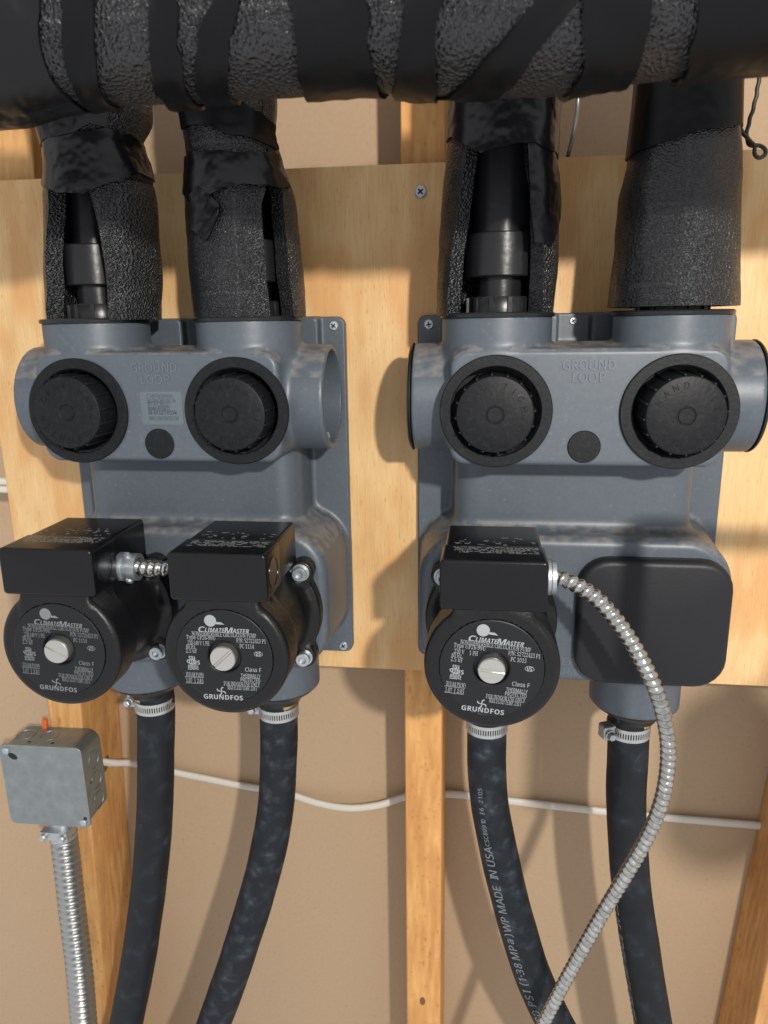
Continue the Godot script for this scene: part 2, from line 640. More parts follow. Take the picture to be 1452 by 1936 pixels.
	kr.albedo_texture = tile(noise(0.05, 29, FastNoiseLite.TYPE_SIMPLEX_SMOOTH, 5), 1024, 0.0, [[0.0, lin(0.17, 0.11, 0.065)], [0.12, lin(0.375, 0.262, 0.163)], [0.2, lin(0.412, 0.29, 0.182)], [0.5, lin(0.422, 0.297, 0.187)], [1.0, lin(0.436, 0.31, 0.197)]])
	M.kraft = bumped(kr, skin_n, 4.0, 0.03)
	kr.uv1_scale = Vector3.ONE * 3.0
	M.grain_n = skin_n

func wood_mat(tex: Texture2D, rough := 0.62) -> StandardMaterial3D:
	var m := mat(Color.WHITE, rough)
	m.albedo_texture = tex
	m.texture_repeat = true
	return m

# a wooden bar with slightly eased edges; its texture runs along y
func timber(lo: Vector3, hi: Vector3, xf := Transform3D()) -> ArrayMesh:
	var b := Mb.new()
	var w := hi.x - lo.x
	var h := hi.y - lo.y
	var c := (lo + hi) / 2
	var o := rrect(w, hi.z - lo.z, 0.0022, 3)
	var rings := []
	for y: float in [lo.y, hi.y]:
		var r := PackedVector3Array()
		for k in range(o.size() - 1, -1, -1):
			r.append(xf * Vector3(c.x + o[k].x, y, c.z + o[k].y))
		rings.append(r)
	b.loft(rings, true, 38.0)
	# lay the texture out by the faces' own directions
	var inv := xf.affine_inverse()
	for i in b.v.size():
		var p := inv * b.v[i]
		var nn := inv.basis * b.n[i]
		var across := p.x - lo.x if absf(nn.z) > 0.7 else (p.z - lo.z + w)
		b.uv[i] = Vector2(across / (w + hi.z - lo.z), (hi.y - p.y) / h)
	return b.mesh()

# ---------------------------------------------------------------- flow centre
var flow_mesh: ArrayMesh
var cap_mesh: ArrayMesh
var ring_mesh: ArrayMesh
var dust_noise := FastNoiseLite.new()

func dust(p: Vector3, nn: Vector3) -> Color:
	# pale dust lies on the shoulders, wiped away in streaks and thumb marks
	var c := Color(0.132, 0.158, 0.192)
	var v := dust_noise.get_noise_3d(p.x * 1000.0, p.y * 1000.0, p.z * 1000.0)
	c = c * (1.0 + 0.07 * v)
	var w := dust_noise.get_noise_3d(p.x * 260.0 + 90.0, p.z * 700.0, p.y * 300.0)
	if nn.y > 0.42 and p.y < 0.0 and p.z > 0.006 and (p.y > -0.06 or (p.y < -0.15 and p.y > -0.2)):
		var a := clampf((v * 1.2 + w * 0.7 + 0.45) * 0.8, 0.0, 0.62)
		c = c.lerp(Color(0.36, 0.33, 0.305), a)
	return Color(c.r, c.g, c.b, 1)

func screw_head(parent: Node, p: Vector3, r: float, turn: float, m: Material) -> void:
	var s := part(parent, "screw", lathed([Vector2(r, 0), Vector2(r, r * 0.12), Vector2(r * 0.8, r * 0.3), Vector2(0, r * 0.34)], at(0, 0, 0), 20), m, p)
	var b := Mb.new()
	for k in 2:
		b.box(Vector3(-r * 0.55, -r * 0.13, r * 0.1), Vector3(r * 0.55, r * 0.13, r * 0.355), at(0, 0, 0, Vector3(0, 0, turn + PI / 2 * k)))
	part(s, "cross_slot_shade", b.mesh(), M.dark)  # proud dark bars, the recess shade put into their colour

func make_cap(parent: Node, p: Vector3, turn: float, lean: Vector3) -> void:
	if ring_mesh == null:
		ring_mesh = lathed([Vector2(0.0437, 0.1195), Vector2(0.0437, 0.1222), Vector2(0.0430, 0.1230), Vector2(0.0356, 0.1230), Vector2(0.0347, 0.1221), Vector2(0.0347, 0.1012), Vector2(0.0285, 0.1012)], Transform3D(), 64)  # inner wall and floor are a black liner added to darken the well
		var b := Mb.new()
		b.lathe([Vector2(0.0301, 0.1), Vector2(0.0296, 0.1345), Vector2(0.0290, 0.1360), Vector2(0.0278, 0.1365), Vector2(0.0072, 0.1365), Vector2(0.0066, 0.1359), Vector2(0.0060, 0.1359), Vector2(0.0055, 0.1366), Vector2(0, 0.1366)], Transform3D(), 64, 30)
		for k in 16:
			var a := TAU * (k + 0.25) / 16
			var x := 0.0300 * cos(a)
			var y := 0.0300 * sin(a)
			b.lathe([Vector2(0.0013, 0.1), Vector2(0.0012, 0.1345), Vector2(0.0008, 0.1352), Vector2(0, 0.1353)], at(x, y, 0), 8)
		cap_mesh = b.mesh()
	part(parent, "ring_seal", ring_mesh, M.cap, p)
	var c := part(parent, "screw_cap", cap_mesh, M.cap, p)
	c.rotation = lean
	c.position = p + Vector3(0, 0, 0.1) - Basis.from_euler(lean) * Vector3(0, 0, 0.1)
	var t := Mb.new()
	var words := "HAND TIGHTEN ONLY "
	for k in words.length():
		var a := turn - TAU * k / words.length()
		if words[k] == " ":
			continue
		letters(t, words[k], Transform3D(Basis(Vector3(0, 0, 1), a - PI / 2), Vector3(0.0226 * cos(a), 0.0226 * sin(a), 0.1365)), 0.0048, 0.0, false, "Droid Sans", 0.0007)
	part(c, "raised_lettering", t.mesh(), M.cap)

func top_port(parent: Node, x: float, base: Vector3) -> void:
	part(parent, "port_collar", lathed([Vector2(0.036, 0.0032), Vector2(0.0462, 0.0036), Vector2(0.0465, 0.0062), Vector2(0.0455, 0.0072), Vector2(0.030, 0.0072)], at(x, 0, 0.0745, UPWARD), 56), M.pipe, base)

func flow_center(xc: float, label: String, covered: bool) -> Node3D:
	var o := thing("flow_center", label, "flow center", Vector3(xc, -0.35, 0), "grey flow centers screwed to the plywood board")
	var base := Vector3(0, 0.35, 0)
	if flow_mesh == null:
		dust_noise.seed = 4
		dust_noise.frequency = 0.09
		flow_mesh = nets(flow_body, Vector3(-0.151, -0.36, -0.002), Vector3(0.151, 0.016, 0.128), 0.0023, dust)
	part(o, "body", flow_mesh, M.plastic, base)
	make_cap(o, base + Vector3(-0.0687, -0.068, 0), 3.0 if covered else 0.9, Vector3(0.02, -0.02, 0) if covered else Vector3(-0.01, -0.045, 0))
	make_cap(o, base + Vector3(0.0687, -0.068, 0), 2.7 if covered else 1.9, Vector3(0.035, 0.05, 0) if covered else Vector3(0.02, -0.03, 0))
	for x: float in [-0.0687, 0.0687]:
		top_port(o, x, base)
		part(o, "hose_collar", lathed([Vector2(0.018, -0.368), Vector2(0.0215, -0.368), Vector2(0.024, -0.363), Vector2(0.037, -0.3535), Vector2(0.0395, -0.3505), Vector2(0.0395, -0.3465)], at(x, 0, 0.04, UPWARD), 40), M.pipe, base)
		part(o, "brass_ring", lathed([Vector2(0.0165, -0.374), Vector2(0.0178, -0.373), Vector2(0.0178, -0.3685), Vector2(0.0165, -0.3675)], at(x, 0, 0.04, UPWARD), 32), M.brass, base)
	part(o, "bleed_plug", lathed([Vector2(0.0127, 0.1195), Vector2(0.0127, 0.1206), Vector2(0.0121, 0.1212), Vector2(0, 0.1213)], at(0, -0.0952, 0), 40), M.cap, base)
	for q: Array in [[-0.129, -0.0015, 0.2], [0.129, -0.0015, 0.9], [0, 0, 0.5], [0.1295, -0.3225, 0.6], [-0.1295, -0.3225, 0.3]]:
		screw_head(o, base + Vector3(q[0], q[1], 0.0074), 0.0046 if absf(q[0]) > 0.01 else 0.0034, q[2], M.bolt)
	var t := Mb.new()
	letters(t, "GROUND", at(0.0005, -0.0325, 0.1199), 0.0072, 0.039, false, "Droid Sans", 0.0018)
	letters(t, "LOOP", at(0.001, -0.0418, 0.1199), 0.0072, 0.0245, false, "Droid Sans", 0.0018)
	letters(t, "HEAT", at(0.0, -0.2905, 0.0899), 0.0068, 0.026, false, "Droid Sans", 0.0009)
	letters(t, "PUMP", at(0.0, -0.2995, 0.0899), 0.0068, 0.026, false, "Droid Sans", 0.0009)
	part(o, "raised_lettering", t.mesh(), M.plastic_plain, base)
	if covered:
		for s: float in [-1.0, 1.0]:
			part(o, "port_plug", lathed([Vector2(0.0, 0.1374), Vector2(0.0456, 0.1374), Vector2(0.0460, 0.1382), Vector2(0.0450, 0.1398), Vector2(0.040, 0.1412), Vector2(0, 0.1412)], Transform3D(Basis.from_euler(Vector3(0, PI / 2 * s, 0)), Vector3(0, -0.062, 0.06)), 56), M.pipe, base)
		part(o, "blank_cover", soft_box(0.126, 0.1135, 0.026, 0.0905, 0.1015, 0.006), M.cover, base + Vector3(0.0667, -0.2495, 0), "flat black rounded cover plate over the unused pump opening")
	else:
		var scrap := Mb.new()
		scrap.prism(PackedVector2Array([Vector2(-0.004, -0.006), Vector2(0.003, -0.007), Vector2(0.004, -0.001), Vector2(0.001, 0.006), Vector2(-0.003, 0.004)]), [Vector2(0, 0), Vector2(0, 0.0006)], at(0.1335, -0.0945, 0.078, Vector3(0.75, 0.9, 0.3)))
		part(o, "torn_film", scrap.mesh(), M.print, base)
		var l := part(o, "rating_label", soft_box(0.036, 0.0275, 0.0015, 0.1202, 0.12035, 0.0001), M.label, base + Vector3(0.0045, -0.0655, 0))
		var p := Mb.new()
		var rows := [["FC 2 with Ring Connections", 0.0016, 0.022, 0.0098, 0.0, false], ["Elect.230V AC 60HZ 1PH 2.14A", 0.0016, 0.0245, 0.0064, 0.0012, false], ["MFG DATE: May 2011", 0.0017, 0.0195, 0.0032, -0.0012, false], ["Model AFCG2C1", 0.0020, 0.0185, 0.0, -0.0015, true], ["SN: AFCG2C1-013144", 0.0021, 0.0245, -0.0036, 0.0014, true], ["WWW.CLIMATEMASTER.COM", 0.0016, 0.0255, -0.0084, 0.002, false]]
		for r: Array in rows:
			letters(p, r[0], at(r[4] - 0.001, r[3], 0.12032), r[1], r[2], r[5])
		part(l, "print", p.mesh(), M.ink)
	return o

# ---------------------------------------------------------------- pump
var pump_mesh: ArrayMesh

func pump(xc: float, label: String, code: String, spec: String, worn: bool, twist: float, slot: float) -> Node3D:
	var o := thing("circulation_pump", label, "pump", Vector3(xc, -0.25, 0.09), "black circulation pumps bolted to the flow centers")
	var base := Vector3(0, 0, -0.09)
	if pump_mesh == null:
		pump_mesh = nets(pump_body, Vector3(-0.062, -0.062, 0.086), Vector3(0.062, 0.07, 0.2), 0.0016)
	part(o, "motor_housing", pump_mesh, M.paint, base)
	var tb := part(o, "terminal_box", soft_box(0.0735, 0.0365, 0.003, 0.104, 0.168, 0.001, Transform3D(), true), M.box_black, base + Vector3(0, 0.0665, 0))
	var lid := part(o, "box_lid", soft_box(0.0772, 0.0382, 0.0035, 0.162, 0.2, 0.0022, Transform3D(), true), M.box_black, base + Vector3(0, 0.0660, 0))
	for s: float in [-1.0, 1.0]:
		part(lid, "knockout", lathed([Vector2(0.0125, 0.0), Vector2(0.0123, 0.0006), Vector2(0.0112, 0.0006), Vector2(0.011, 0.0001), Vector2(0.0, 0.0001)], Transform3D(Basis.from_euler(Vector3(0, PI / 2 * s, 0)), Vector3(0.0386 * s, 0, 0.181)), 32), M.box_black)
	# rubbed print on the top of the box: rows of words too small and worn to read
	var b := Mb.new()
	for row in 6:
		var x := -0.031 + rng.randf() * 0.003
		var z := 0.1665 + row * 0.0026
		while x < 0.031:
			var w := rng.randf_range(0.001, 0.0055)
			if rng.randf() < 0.8:
				b.box(Vector3(x, 0.0, z), Vector3(minf(x + w, 0.033), 0.00012, z + 0.0008 + 0.0003 * rng.randf()))
			x += w + rng.randf_range(0.0006, 0.0016)
	part(lid, "worn_print", b.mesh(), M.worn, Vector3(0, 0.0191, 0))
	b = Mb.new()
	for k in 26:
		var x := rng.randf_range(-0.03, 0.031)
		var z := rng.randf_range(0.138, 0.158)
		b.box(Vector3(x, 0, z), Vector3(x + rng.randf_range(0.0008, 0.004), 0.00012, z + rng.randf_range(0.0004, 0.0014)), Transform3D())
	part(tb, "worn_print", b.mesh(), M.worn, Vector3(0, 0.01825, 0))
	# chipped paint along the foot of the lid
	b = Mb.new()
	var x0 := -0.027
	while x0 < 0.027:
		var w := rng.randf_range(0.0004, 0.0035)
		if rng.randf() < 0.7:
			b.box(Vector3(x0, 0.0462 + rng.randf() * 0.0004, 0.194), Vector3(x0 + w, 0.0474, 0.1953 + 0.0002 * rng.randf()))
		x0 += w + 0.0008
	part(o, "scuffed_edge", b.mesh(), M.worn, base)
	for sx: float in [-1.0, 1.0]:
		for sy: float in [-1.0, 1.0]:
			var bl := Mb.new()
			bl.lathe([Vector2(0.0062, 0.106), Vector2(0.0062, 0.1133), Vector2(0.0057, 0.1138), Vector2(0.0034, 0.1138), Vector2(0.0031, 0.111), Vector2(0.0, 0.111)], Transform3D(), 24)
			bl.lathe([Vector2(0.0078, 0.1062), Vector2(0.0078, 0.1072), Vector2(0.006, 0.1072)], Transform3D(), 24)
			part(o, "bolt", bl.mesh(), M.bolt, base + Vector3(0.041 * sx, 0.04 * sy, 0))
	var f := part(o, "name_plate", lathed([Vector2(0.0386, 0.194), Vector2(0.0386, 0.1958), Vector2(0.0380, 0.1962), Vector2(0.0372, 0.1962), Vector2(0.0142, 0.1962), Vector2(0.0134, 0.1955), Vector2(0.0128, 0.1915), Vector2(0.0, 0.1915)], Transform3D(), 72), M.plate_face, base)
	f.rotation.z = twist
	var p := Mb.new()
	var z := 0.19622
	p.lathe([Vector2(0.0048, 0), Vector2(0, 0.0001)], at(-0.0092, 0.0297, z), 28)
	var sw := PackedVector2Array([Vector2(-0.005, -0.0008), Vector2(0.0, -0.0012), Vector2(0.0045, -0.0012), Vector2(0.0018, 0.0006), Vector2(-0.0015, 0.0007)])
	p.prism(sw, [Vector2(0, 0), Vector2(0, 0.0001)], at(-0.0025, 0.0282, z))
	var pr: Material = M.print if not worn else M.print_grey
	for q: Array in [["C", -0.0167, 0.0224, 0.0046, 0.0048], ["LIMATE", -0.0060, 0.0221, 0.0035, 0.0155], ["M", 0.0051, 0.0224, 0.0046, 0.0060], ["ASTER", 0.0149, 0.0221, 0.0035, 0.0130]]:
		letters(p, q[0], at(q[1], q[2], z), q[3], q[4], true, "Droid Sans", 0.0001, 0.25)
	var txt := [["NONSUBMERSIBLE CIRCULATION PUMP", 0.0009, 0.0187, 0.0021, 0.0515, false, "Droid Serif"], ["Type UP26-99U", -0.0177, 0.0150, 0.0026, 0.0236, false, "Droid Serif"], ["P/N: 52722423 P1", 0.0224, 0.0142, 0.0022, 0.0233, false, "Droid Serif"],
		[spec, -0.0200, 0.0108, 0.0019, 0.0175, false, "Droid Serif"], ["PC " + code, 0.0188, 0.0097, 0.0023, 0.0115, false, "Droid Serif"], ["60 Hz", -0.0266, 0.0074, 0.0021, 0.0072, false, "Droid Serif"], ["2.5 uF", -0.0262, 0.0040, 0.0022, 0.0090, false, "Droid Serif"],
		["US", 0.0276, 0.0036, 0.0022, 0.0038, true, "Droid Sans"], ["II/1(A)  P1(W)", -0.0250, -0.0164, 0.0023, 0.0145, false, "Droid Serif"], ["1.07", -0.0300, -0.0213, 0.0021, 0.0050, false, "Droid Serif"], ["245", -0.0210, -0.0213, 0.0021, 0.0050, false, "Droid Serif"],
		["Class F", 0.0228, -0.0098, 0.0029, 0.0130, false, "Droid Sans"], ["THERMALLY", 0.0204, -0.0152, 0.0028, 0.0158, false, "Droid Sans"], ["PROTECTED", 0.0200, -0.0187, 0.0028, 0.0158, false, "Droid Sans"],
		["FOR INDOOR USE ONLY", 0.0128, -0.0226, 0.0020, 0.0292, false, "Droid Serif"], ["MAX FLUID TEMP. 230 F", 0.0130, -0.0258, 0.0017, 0.0240, false, "Droid Serif"], ["GRUNDFOS", -0.0030, -0.0346, 0.0040, 0.0320, true, "Droid Sans"],
		["97K4", -0.0262, -0.0022, 0.0014, 0.0052, true, "Droid Sans"], ["c", -0.0297, -0.0050, 0.0018, 0.0, true, "Droid Sans"], ["US", -0.0228, -0.0058, 0.0014, 0.0, true, "Droid Sans"], ["LISTED", -0.0262, -0.0085, 0.0013, 0.0064, true, "Droid Sans"], ["E23024-E", -0.0258, -0.0103, 0.0012, 0.0084, true, "Droid Sans"]]
	for r: Array in txt:
		letters(p, r[0], at(r[1], r[2], z), r[3] * (0.72 if r[3] < 0.0035 else 1.0), r[4], r[5], r[6], 0.0001)
	# ovals, the listing circle, the table's rules and the pump maker's crossed vanes (strips of quads)
	p.lathe([Vector2(0.0030, 0), Vector2(0.0030, 0.0001), Vector2(0.0027, 0.0001)], Transform3D(Basis.from_scale(Vector3(1.15, 0.72, 1)), Vector3(0.0276, 0.0036, z)), 28)
	p.lathe([Vector2(0.0024, 0), Vector2(0.0024, 0.0001), Vector2(0.0019, 0.0001)], at(-0.0262, -0.0054, z), 24)
	letters(p, "UL", at(-0.0262, -0.0054, z), 0.0018, 0.0, true)
	for q: Array in [[-0.0335, -0.0185, -0.0180, -0.0187], [-0.0330, -0.0236, -0.0183, -0.0238]]:
		p.box(Vector3(q[0], q[3], z), Vector3(q[2], q[1] + 0.0001, z + 0.0001))
	p.box(Vector3(-0.0254, -0.0242, z), Vector3(-0.0251, -0.0145, z + 0.0001))
	var vane := Mb.new()
	for k in 2:
		for i in 10:
			var q := []
			for e in 2:
				var u := -1.0 + 0.2 * (i + e)
				for s: float in [-1.0, 1.0]:
					var g := Vector2(0.0038 * u, 0.0016 * sin(u * 2.4) + 0.0005 * s).rotated(0.8 if k == 0 else -0.8)
					q.append(Vector3(g.x, g.y, 0.0001 + 0.00003 * k))
			vane.quad(q[0], q[1], q[3], q[2], Vector3(0, 0, 1))
	p.add(vane.mesh(), at(-0.0042, -0.0295, z))
	part(f, "print", p.mesh(), pr)
	# vent screw with its slot
	var v := Mb.new()
	for s: float in [-1.0, 1.0]:
		var half := PackedVector2Array()
		for i in 17:
			var a := lerpf(0.08, PI - 0.08, i / 16.0)
			half.append(Vector2(0.0100 * cos(a), 0.0100 * sin(a)))
		v.prism(half, [Vector2(0, 0.198), Vector2(0, 0.2004), Vector2(0.0005, 0.2010)], Transform3D(Basis(Vector3(0, 0, 1), slot + (PI if s < 0 else 0.0)), Vector3.ZERO))
	v.lathe([Vector2(0.0101, 0.1920), Vector2(0.0101, 0.1992), Vector2(0, 0.2002)], Transform3D(), 40)
	part(o, "vent_screw", v.mesh(), M.steel, base)
	return o

# ---------------------------------------------------------------- hoses, clamps, conduits
func hose(pts: Array, label: String, m: Material) -> Array:
	var first: Vector3 = pts[0]
	var fr := frames([Vector3(first.x - 0.0005, -0.366, 0.04)] + pts, 0.01)
	var o := thing("rubber_hose", label, "hose", first + Vector3(0, -0.35, 0), "black rubber hoses clamped below the flow centers")
	var b := Mb.new()
	var f := noise(2.0, 31, FastNoiseLite.TYPE_SIMPLEX_SMOOTH, 2)
	b.sweep(fr, func(i: int, a: float) -> float: return 0.0192 + 0.0005 * f.get_noise_2d(i * 0.06, a * 0.3), 40, 60.0, Vector2(1, 1), true)
	part(o, "tube", b.mesh(), m, -o.position)
	return [o, fr]

# letters along a hose: «side» is the angle round it from the viewer's direction, «rise» is how far from the top they begin
func hose_print(h: Array, text: String, start: float, side: float, height: float, m: Material) -> void:
	var fr: Array = h[1]
	var o: Node3D = h[0]
	var b := Mb.new()
	var s := start
	for k in text.length():
		var ch := text[k]
		var adv := height * (0.85 if ch != " " else 0.45)
		if ch in "I1.()/:":
			adv = height * 0.55
		if ch in "MW":
			adv = height * 1.05
		if ch != " ":
			var at_s := s / 0.01
			var i := clampi(int(at_s), 0, fr.size() - 2)
			var t: Transform3D = fr[i]
			var t2: Transform3D = fr[i + 1]
			var org := t.origin.lerp(t2.origin, at_s - i)
			var d := -t.basis.z
			var front := (Vector3(0, 0, 1) - d * d.z).normalized()
			var right := d.cross(front) if d.cross(front).x > 0 else -d.cross(front)
			var nrm := front * cos(side) + right * sin(side)
			# letters read upwards: their right is up the hose
			var up := nrm.cross(d)
			var xf := Transform3D(Basis(d, up, nrm), org + nrm * 0.0193)
			letters(b, ch, xf, height, 0.0, false, "Droid Sans", 0.0002)
		s -= adv
	part(o, "print", b.mesh(), m, -o.position)

func hose_clamp(x: float, y: float, z: float, turn: float, label: String) -> void:
	var o := thing("hose_clamp", label, "hose clamp", Vector3(x, y - 0.006, z), "steel worm clamps on the hose tops")
	var b := Mb.new()
	for q: Array in [[0.0, 0.0032], [0.0088, 0.012]]:
		b.lathe([Vector2(0.0194, q[0]), Vector2(0.0205, q[0]), Vector2(0.0205, q[1]), Vector2(0.0194, q[1])], at(0, 0, 0, UPWARD), 48)
	for k in 54:
		var a := TAU * k / 54
		b.box(Vector3(-0.0006, 0.003, 0.0195), Vector3(0.0006, 0.009, 0.02045), at(0, 0, 0, Vector3(0, a, 0)) * at(0, 0, 0, Vector3(0, 0, 0)))
	part(o, "band", b.mesh(), M.steel_band)
	var basis := at(0, 0, 0, Vector3(0, turn, 0))
	part(o, "worm_housing", soft_box(0.013, 0.0145, 0.002, -0.002, 0.0095, 0.0025, basis * at(0, 0.006, 0.0205), true), M.zinc)
	var hx := Mb.new()
	var xf := basis * at(0.0065, 0.006, 0.0255, Vector3(0, PI / 2, 0))
	hx.lathe([Vector2(0.0048, 0.0), Vector2(0.0048, 0.0025), Vector2(0.004, 0.003)], xf, 20)
	hx.lathe([Vector2(0.0037, 0.003), Vector2(0.0037, 0.0068), Vector2(0.0032, 0.0073), Vector2(0, 0.0073)], xf, 6, 20)
	part(o, "worm_screw", hx.mesh(), M.zinc)

func conduit_mesh(pts: Array, r: float, pitch: float) -> ArrayMesh:
	var step := pitch / 7.0
	var fr := frames(pts, step)
	var b := Mb.new()
	var shape := [0.75, 0.90, 0.98, 1.0, 0.98, 0.90, 0.75]
	b.sweep(fr, func(i: int, a: float) -> float:
		var u := fposmod(i / 7.0 + a / TAU, 1.0) * 7.0
		var k := int(u) % 7
		return r * lerpf(shape[k], shape[(k + 1) % 7], u - floorf(u)), 22, 50.0)
	return b.mesh()

func connector(parent: Node, xf: Transform3D, r: float, wide: float) -> void:
	var b := Mb.new()
	b.lathe([Vector2(r, 0), Vector2(r * 1.12, 0.0008), Vector2(r * 1.12, 0.004), Vector2(r * 0.92, 0.0045), Vector2(r * 0.92, wide * 0.55), Vector2(r * 1.05, wide * 0.6), Vector2(r * 1.05, wide), Vector2(r * 0.7, wide)], xf, 36)
	part(parent, "connector", b.mesh(), M.bolt)

# ---------------------------------------------------------------- pipe insulation
# surface of an upright pipe: (y, angle, lift) -> point; keys of [y, x, z, radius]
func upright(keys: Array, y: float, a: float, lift: float, bump: FastNoiseLite) -> Vector3:
	var i := 0
	while i < keys.size() - 2 and y > keys[i + 1][0]:
		i += 1
	var k: Array = keys[i]
	var l: Array = keys[i + 1]
	var t := clampf((y - k[0]) / (l[0] - k[0]), 0.0, 1.0)
	t = t * t * (3 - 2 * t) * 0.6 + t * 0.4
	var r := lerpf(k[3], l[3], t) + lift
	r += 0.0018 * bump.get_noise_3d(sin(a) * 1.4, y * 22.0, cos(a) * 1.4)
	return Vector3(lerpf(k[1], l[1], t) + r * sin(a), y, lerpf(k[2], l[2], t) + r * cos(a))

# a shell of foam between y0 and y1; gap(y) gives the two angles between which it is slit open
func foam_shell(s: Callable, y0: float, y1: float, thick: float, gap: Callable) -> ArrayMesh:
	var b := Mb.new()
	var rings := []
	var steps := int((y1 - y0) / 0.004)
	var around := 60
	for i in steps + 1:
		var y := lerpf(y0, y1, float(i) / steps)
		var g: Vector2 = gap.call(y)
		var r := PackedVector3Array()
		for k in around + 1:
			r.append(s.call(y, lerpf(g.y, g.x + TAU, float(k) / around), 0.0))
		for k in around + 1:
			r.append(s.call(y, lerpf(g.x + TAU, g.y, float(k) / around), -thick))
		rings.append(r)
	b.loft(rings, true, 50.0)
	for e: int in [0, steps]:
		var r: PackedVector3Array = rings[e]
		for k in around:
			b.quad(r[k], r[k + 1], r[2 * around - k], r[2 * around + 1 - k], Vector3(0, 1 if e else -1, 0))
	return b.mesh()

# tape laid on a surface s(u, angle, lift): rows of [angle in degrees, u from, u to]
func tape_mesh(s: Callable, rows: Array, lift: float, back := false) -> ArrayMesh:
	var b := Mb.new()
	var rings := []
	for i in rows.size() - 1:
		var p: Array = rows[i]
		var q: Array = rows[i + 1]
		var n := maxi(1, int(absf(q[0] - p[0]) / 5.0))
		for k in n + (1 if i == rows.size() - 2 else 0):
			var t := float(k) / n
			var a := deg_to_rad(lerpf(p[0], q[0], t))
			var u0 := lerpf(p[1], q[1], t)
			var u1 := lerpf(p[2], q[2], t)
			u0 += 0.0007 * sin(a * 5.3 + p[1] * 900.0) + 0.0004 * sin(a * 13.0 + p[1] * 400.0)
			u1 += 0.0007 * sin(a * 4.7 + p[2] * 700.0) + 0.0004 * sin(a * 11.0 + p[2] * 300.0)
			var r := PackedVector3Array()
			var cols := 7
			for c in cols:
				# lengthwise creases, and edges that do not lie quite flat
				var crease := 0.0005 * sin(c * 2.1 + p[1] * 500.0 + a * 1.5) * sin(a * 3.0 + c)
				r.append(s.call(lerpf(u0, u1, c / (cols - 1.0)), a, lift + crease + (0.0004 if c == 0 or c == cols - 1 else 0.0)))
			for c in cols:
				r.append(s.call(lerpf(u1, u0, c / (cols - 1.0)), a, lift - 0.0016))
			if back:
				r.reverse()
			rings.append(r)
	b.loft(rings, true, 50.0)
	return b.mesh()

func pipe_inside(o: Node3D, x: float, z: float, wide: float, pipe_r: float, top: float) -> void:
	var off := -o.position
	var b := Mb.new()
	b.lathe([Vector2(0.0255, 0.0068), Vector2(0.0262, 0.0075), Vector2(0.0262, 0.0185), Vector2(0.0255, 0.0195), Vector2(0.012, 0.0195)], at(x, 0, z, UPWARD), 40)
	for k in 12:
		var a := TAU * (k + 0.5) / 12
		b.box(Vector3(-0.0016, 0.0068, 0.025), Vector3(0.0016, 0.0188, 0.0281), at(x, 0, z, Vector3(0, a, 0)))
	part(o, "union_nut", b.mesh(), M.pipe, off)
	part(o, "pipe_neck", lathed([Vector2(0.0172, 0.018), Vector2(0.0172, 0.040)], at(x, 0, z, UPWARD), 36), M.pipe, off)
	part(o, "coupling", lathed([Vector2(0.017, 0.0345), Vector2(wide - 0.001, 0.0345), Vector2(wide, 0.0355), Vector2(wide, 0.0665), Vector2(wide - 0.001, 0.0675), Vector2(pipe_r, 0.0675)], at(x, 0, z, UPWARD), 44), M.pipe, off)
	part(o, "pipe", lathed([Vector2(pipe_r, 0.066), Vector2(pipe_r, top)], at(x, 0, z, UPWARD), 40), M.pipe, off)

